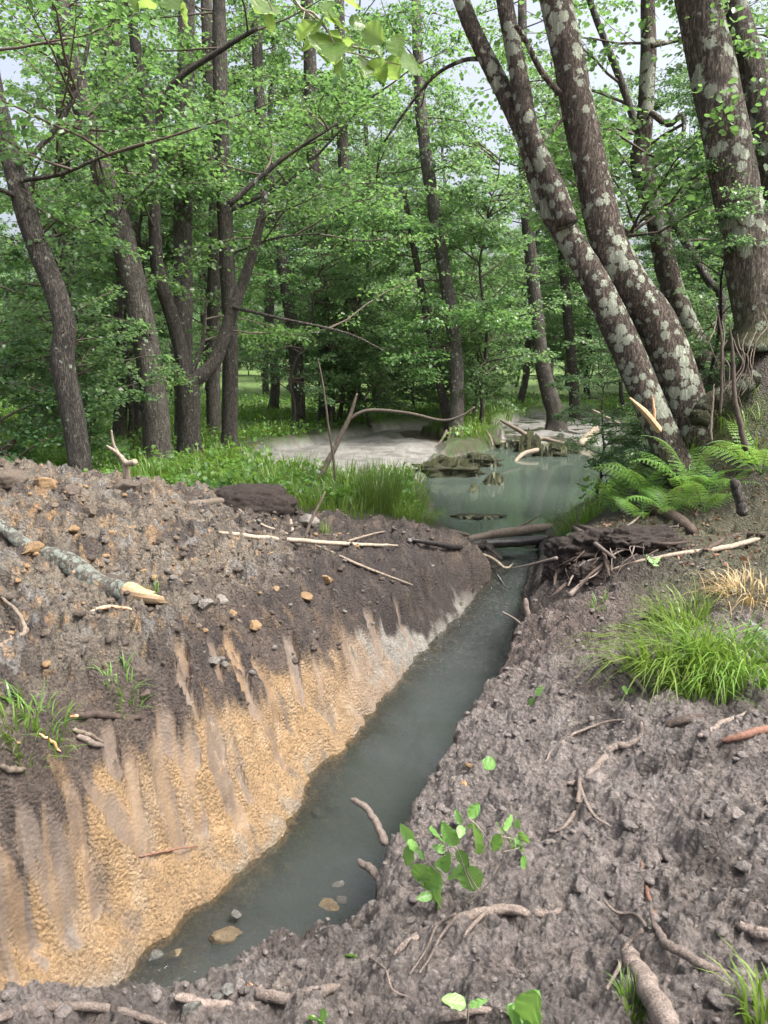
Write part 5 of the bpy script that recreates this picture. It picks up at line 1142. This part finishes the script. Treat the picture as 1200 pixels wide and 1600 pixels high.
c6 = crop(380, 0, 380 / 1200)
top_leaves = [((345, 105), (270, 205), .95), ((385, 120), (330, 225), .9), ((400, 180), (420, 300), .8), ((500, 5), (575, 30), .9), ((405, 95), (525, 150), .75), ((520, 110), (618, 130), .85), ((600, 140), (695, 205), .9), ((440, 225), (452, 300), .6), ((480, 275), (476, 355), .55),
    ((545, 205), (495, 250), .8), ((600, 290), (604, 380), .7), ((640, 290), (700, 405), .75), ((700, 300), (765, 385), .75), ((770, 312), (878, 325), .6), ((745, 180), (768, 280), .55), ((560, 340), (590, 420), .7), ((135, 60), (135, 165), .8), ((125, 20), (65, 50), .8),
    ((390, 70), (475, 80), .5), ((620, 200), (680, 270), .8), ((430, 10), (395, 60), .8), ((540, 260), (575, 200), .7), ((440, 150), (470, 230), .7)]
extra = [((-290, 10), (-280, 140), .6), ((-380, -10), (-300, 40), .7), ((-560, -20), (-520, 60), .7), ((-480, -10), (-470, 50), .6)]
leafy('overhanging_branch', 'leafy alder branch hanging into the top of the view close by', 'branch',
      [[c6(p) for p in ((120, -320), (250, 0), (350, 80), (420, 170), (480, 240), (570, 290), (650, 280), (780, 312))], [c6(p) for p in ((350, 90), (300, 50), (290, 110))], [c6(p) for p in ((540, 230), (640, 270), (700, 305))], [c6(p) for p in ((10, -300), (80, -60), (150, 40), (135, 70))]],
      [tuple([c6(b[0]), c6(b[1]), b[2]]) for b in top_leaves + extra], lambda u, v, dy: at_y(u, v, 2.15 + dy), 'top_leaf', 'stem_green', 650, .0035, facing=(0, -.55, .35), dj=.12)

# ------------------------------------------------------------------ stones, lumps, loose soil
def angular(seed, sub, squash, cuts=7):
    v, f = ico(seed, sub, (1, 1, 1), .18); rg_ = np.random.default_rng(seed)
    for _ in range(cuts):
        nrm = unit(rg_.normal(0, 1, 3)); d = rg_.uniform(.45, .8); e = v @ nrm - d
        v = v - np.where(e > 0, e, 0)[:, None] * nrm[None] * .95
    if sub > 2: v = v * (1 + .10 * fbm3(v, 3.5, seed, 4, .6) + .05 * fbm3(v, 11, seed + 5, 3, .6))[:, None]
    v = v + .06 * np.stack([fbm(v[:, k] * 3 + seed, v[:, (k + 1) % 3] * 3, seed + k, 2) for k in range(3)], 1)
    return v * np.array(squash), f
def blob(name, p, size, mat, label, cat, seed, squash=(1, .85, .7), sub=4, amp=.22, group=None, sink=.3, rot=None):
    v, f = angular(seed, sub, squash); v = v * size
    a = (seed * 1.7) % 6.28 if rot is None else rot; R = np.array([[math.cos(a), -math.sin(a), 0], [math.sin(a), math.cos(a), 0], [0, 0, 1]]); v = v @ R.T
    v[:, 2] += size * squash[2] * (1 - 2 * sink)
    me = MB().add(v, None, f).mesh(name, M[mat], True); o = link(name, me); o.location = p; return tag(o, label, cat, group)
def bed_at(u, v): p = at_z(u, v, -.5); return p
for (u, v, w, mat, lab, rise) in [(352, 1462, 50, 'stone_ochre', 'flat ochre stone breaking the stream surface in the foreground', .02), (368, 1440, 22, 'stone', 'pale pointed stone on the upstream end of the flat ochre stone', .045),
        (274, 1487, 30, 'stone_ochre', 'yellowish stone half under water near the clay bank', -.005), (245, 1492, 30, 'stone', 'grey stone beside the yellowish one at the clay bank foot', 0.0), (512, 1416, 34, 'stone_ochre', 'ochre stone in the stream before the near bank', .01),
        (528, 1382, 24, 'stone', 'dark stone just upstream of the ochre stone by the near bank', .0), (535, 1408, 28, 'stone', 'grey wet stone against the ochre stone by the near bank', .0), (494, 1262, 26, 'stone', 'pale stone under the surface in midstream', -.03), (526, 1246, 30, 'stone', 'dark stone under the surface beside the pale one', -.03),
        (524, 1322, 24, 'stone_ochre', 'small ochre stone under the surface in midstream', -.02), (430, 1455, 34, 'stone', 'flat grey stone under water in front of the near bank', -.01), (352, 1508, 40, 'stone', 'grey stone in the shallows left of the near bank tip', -.01), (270, 1535, 30, 'stone_ochre', 'brown stone in the shallows at the bottom', -.015)]:
    p = bed_at(u, v); s = px_w(w, p[1]) / 2 * 1.15
    blob('stone', (p[0], p[1], zwater(p[1]) + rise + .004 - s * .9), s, mat, lab, 'stone', u + v, (1, .7, .62), sink=0, group='stones in the stream')
for (u, v, w, mat, lab) in [(355, 1550, 26, 'stone', 'pale blue-grey stone at the tip of the near bank'), (340, 1562, 22, 'stone', 'smaller blue-grey stone beside the pale one at the bank tip'), (300, 1580, 40, 'stone', 'large grey stone wedged under roots at the bottom')]:
    p = hit(u, v); blob('stone', tuple(p), px_w(w, p[1]) / 2, mat, lab, 'stone', u, sink=.25, group='stones at the bottom edge')
for i, (u, v, w, mat, lab) in enumerate([(508, 905, 26, 'clod_clay', 'ochre clay lump high on the slope below the slanting stick'), (398, 978, 26, 'clod_clay', 'ochre clay lump in the middle of the dark slope'), (475, 935, 28, 'clod_clay', 'crumbly ochre patch of clay lumps right of mid slope'),
        (345, 940, 30, 'clod_grey', 'grey-brown clay block right of the log end'), (322, 945, 26, 'clod_grey', 'grey-brown clay block just left of its neighbour near the log end'), (300, 938, 24, 'clod_grey', 'small grey clay block nearest the log end'), (365, 960, 22, 'clod_clay', 'small ochre lump beside the grey blocks'),
        (175, 836, 22, 'clod_clay', 'tan stone-like lump on the heap'), (162, 845, 18, 'clod_grey', 'blue-grey lump beside the tan one on the heap'), (112, 828, 24, 'clod_clay', 'orange lump upper left on the heap'), (50, 860, 40, 'clod_clay', 'crumbled orange clay lump at the left of the heap'), (92, 882, 14, 'clod_clay', 'small pale orange lump left of heap centre'),
        (143, 800, 30, 'clod_brown', 'rounded brown lump near the heap crest'), (70, 760, 40, 'clod_clay', 'orange-brown lump on the heap crest left of the alder'), (12, 752, 60, 'clod_brown', 'tall brown lump at the left end of the heap crest'), (200, 765, 46, 'clod_brown', 'brown lump on the crest at the forked stub'), (115, 772, 40, 'clod_dark', 'dark lump at the foot of the curved alder'),
        (175, 905, 30, 'clod_dark', 'dark lump on the heap above the log'), (175, 892, 26, 'clod_brown', 'brown lump behind the dark one above the log'), (330, 1035, 26, 'clod_grey', 'grey lump pressed into the dark slope'), (480, 818, 40, 'clod_grey', 'grey clay block lying on the dam among the sticks'), (228, 1085, 20, 'clod_brown', 'brown lump beside the grass sprig on the slope'),
        (930, 1222, 46, 'mud_lump', 'round mud lump hanging at the knotted root'), (1150, 1275, 40, 'mud_lump', 'grey clay lump on the right of the near bank'), (1020, 1395, 26, 'mud_lump', 'grey stone-like lump above the curving root'), (820, 1340, 40, 'mud_lump', 'mud lump right of the large seedling'), (640, 1350, 26, 'clod_brown', 'small brown lump left of the large seedling'),
        (735, 1198, 18, 'clod_clay', 'pale tan lump left of the single round leaf'), (725, 1225, 16, 'clod_clay', 'small tan lump below the pale tan lump'), (985, 1290, 30, 'mud_lump', 'mud lump below the knotted root, right'), (905, 1385, 34, 'mud_lump', 'mud lump in the middle of the lower bank'), (1120, 1560, 50, 'mud_lump', 'big mud lump at the bottom right'), (1165, 1360, 36, 'mud_lump', 'mud lump at the right of the lower bank')]):
    p = hit(u, v); blob('soil_lump', tuple(p), px_w(w, p[1]) / 2 * 1.05, mat, lab, 'soil lump', 700 + i, (1, .9, .62), sink=.42, amp=.28)

p_ = hit(388, 792)
v_, f_ = ico(761, 5, (1, 1, 1), .16, 1.4); v_ = v_ * (1 + .12 * fbm3(v_, 4, 762, 4, .6) + .06 * fbm3(v_, 14, 763, 3, .6))[:, None] * np.array([.52, .34, .26])
solo('soil_mound', MB().add(v_ + p_ + np.array([0, .15, -.02]), None, f_), M['peat'], 'dark peaty soil mound behind the sticks at the left end of the dam', 'soil mound')
def loose_soil(name, label, n, region, sizes, mats, seed, cond):
    """crumbs too many to count: small irregular lumps resting on the ground"""
    rng = np.random.default_rng(seed); base = [angular(900 + k, 2, (1, .85, .62)) for k in range(8)]
    x = rng.uniform(region[0], region[1], n * 3); y = rng.uniform(region[2], region[3], n * 3); z, m = terrain(x, y, True); ok = np.nonzero(cond(x, y, z, m))[0][:n]
    mb = MB()
    for i in ok:
        v, f = base[i % 8]; s = sizes[0] + (sizes[1] - sizes[0]) * rng.random() ** 3; a = rng.uniform(0, 6.28)
        R = np.array([[math.cos(a), -math.sin(a), 0], [math.sin(a), math.cos(a), 0], [0, 0, 1]])
        mb.add((v * s) @ R.T + np.array([x[i], y[i], z[i] + s * .12]), None, f, rng.random())
    tag(link(name, mb.mesh(name, M[mats], True)), label, 'soil', kind='stuff')
loose_soil('mud_crumbs', 'grey mud crumbs strewn over the near bank', 2400, (-1.2, 3.2, 1.5, 6.5), (.005, .026), 'mud_lump', 801, lambda x, y, z, m: (m['rightb'] > .5) & (m['dtr'] > .02) & (x < .75 * y))
loose_soil('soil_crumbs', 'brown soil crumbs strewn over the spoil heap', 1300, (-4.4, -.2, 3.6, 9.0), (.008, .040), 'clod_brown', 802, lambda x, y, z, m: (m['heap'] > .5))
loose_soil('clay_crumbs', 'ochre clay crumbs strewn over the spoil heap', 380, (-4.4, -.2, 3.0, 8.2), (.006, .038), 'clod_clay', 803, lambda x, y, z, m: (m['heap'] > .4) & (m['dtr'] > .03))
loose_soil('clay_grit', 'pale clay grit along the foot of the clay bank', 420, (-1.6, 1.6, 2.4, 7.2), (.004, .018), 'clod_clay', 804, lambda x, y, z, m: (m['bank'] > .4) & (m['dtr'] > -.02) & (m['dL'] < .14))

loose_soil('bank_crumbs', 'dark soil crumbs on the bank and dam', 900, (-2.2, 1.8, 4.0, 9.4), (.008, .045), 'clod_dark', 805, lambda x, y, z, m: m['left'] & (m['dtr'] > .05) & (z > zwater(y) + .3) & (m['clay'] < .3) & (y < 9.3))
loose_soil('tan_crumbs', 'tan crumbs on the bank and dam', 260, (-2.2, 1.6, 4.0, 8.6), (.006, .04), 'clod_grey', 806, lambda x, y, z, m: m['left'] & (m['dtr'] > .05) & (z > zwater(y) + .35) & (m['clay'] < .3))
# dead leaves under the ferns
def litter():
    rng = np.random.default_rng(820); n = 600; x = rng.uniform(2.2, 4.2, n); y = rng.uniform(6.0, 8.0, n); z = surface(x, y); nr = rng.normal(0, .5, (n, 3)); nr[:, 2] += 1; nr /= np.linalg.norm(nr, axis=1)[:, None]
    mb = MB(); leaves(mb, np.stack([x, y, z + .015], 1), rng.normal(0, 1, (n, 3)), nr, rng.uniform(.02, .045, n), rng.uniform(0, 1, n), T_MID)
    tag(link('leaf_litter', mb.mesh('leaf_litter', M['litter'])), 'reddish dead leaves on the bank under the ferns', 'leaf litter', kind='stuff')
litter()

# turf scraps hung with algae in the pond
def algae(u, v, w, h, label, seed, z0=0.0, name='turf_clump'):
    rng = np.random.default_rng(seed); p = at_z(u, v, z0); W = px_w(w, p[1]); Hh = px_w(h, p[1])
    r = thing(name, (p[0], p[1], -.1), label, 'turf clump', 'turf clumps in the pond')
    v_, f = ico(seed, 4, (W / 2, W / 4, Hh * .33), .75, 2.6); v_[:, 2] *= .75 + .6 * (1 - np.abs(v_[:, 0]) / (W / 2)).clip(0, 1); part('turf', MB().add(v_ + p + np.array([0, 0, Hh * .18]), None, f), M['turf'], r)
    mb = MB(); n = int(110 * max(1, w / 60)); a = rng.uniform(-.5, .5, n) * W * .95
    for k in range(n):
        top_ = p + np.array([a[k], rng.uniform(-.14, .02) * W - .05, Hh * rng.uniform(.15, .75) * (1 - 1.6 * (a[k] / W) ** 2)]); L = Hh * rng.uniform(.3, .9); ww = rng.uniform(.008, .035)
        bot = top_ + np.array([rng.normal(0, .03), rng.uniform(-.08, 0), -min(L, top_[2] - p[2] + .03)])
        mb.add(np.array([top_ - [ww, 0, 0], top_ + [ww, 0, 0], bot + [ww * .4, 0, 0], bot - [ww * .4, 0, 0]]), [(0, 1, 2, 3)], None, rng.random())
    part('algae_fringe', mb, M['algae'], r, False)
algae(700, 742, 95, 42, 'wide dark turf clump hung with weed left of the open water', 851)
algae(745, 728, 60, 30, 'dark turf clump between the turf island and the debris', 852)
algae(826, 706, 34, 46, 'pointed turf clump standing in the debris tangle', 853)
algae(860, 712, 50, 30, 'low turf clump under the debris branches', 854)
algae(890, 708, 30, 26, 'small turf clump at the right end of the debris', 855)
algae(772, 756, 26, 26, 'little turf peak alone in open water, larger one', 856)
algae(740, 768, 9, 20, 'smallest turf spike alone in open water', 857)
algae(745, 808, 66, 8, 'flat raft of debris floating near the dam', 858)
algae(800, 700, 40, 18, 'low turf clump at the left end of the debris', 859)
# roots hanging from the turf island
for i, (a, b) in enumerate([((704, 668), (692, 706)), ((712, 668), (706, 708)), ((722, 668), (716, 704)), ((698, 672), (680, 700)), ((742, 672), (748, 700)), ((760, 674), (770, 698))]):
    S([a, ((a[0] + b[0]) / 2 + 2, (a[1] + b[1]) / 2), b], [5, 4, 3], 'stick_brown', 'bare root hanging down the bank of the turf island', name='hanging_root', cat='root', seed=860 + i, ys=[19.9, 19.6], group='roots hanging from the turf island')
# hanging rootlets on the mossy mound
for i in range(10):
    rr = np.random.default_rng(880 + i); u = 1120 + 8 * i; v = 500 + rr.uniform(-20, 60)
    S([(u, v), (u + rr.uniform(-10, 10), v + 22), (u + rr.uniform(-18, 18), v + 45), (u + rr.uniform(-26, 26), v + rr.uniform(70, 110))], [1.5, 2.2, 1.2], 'stick_brown', 'thin dead rootlet hanging over the mossy mound', name='rootlet', cat='root', seed=880 + i, ys=[8.0, 7.85], group='rootlets on the mossy mound')
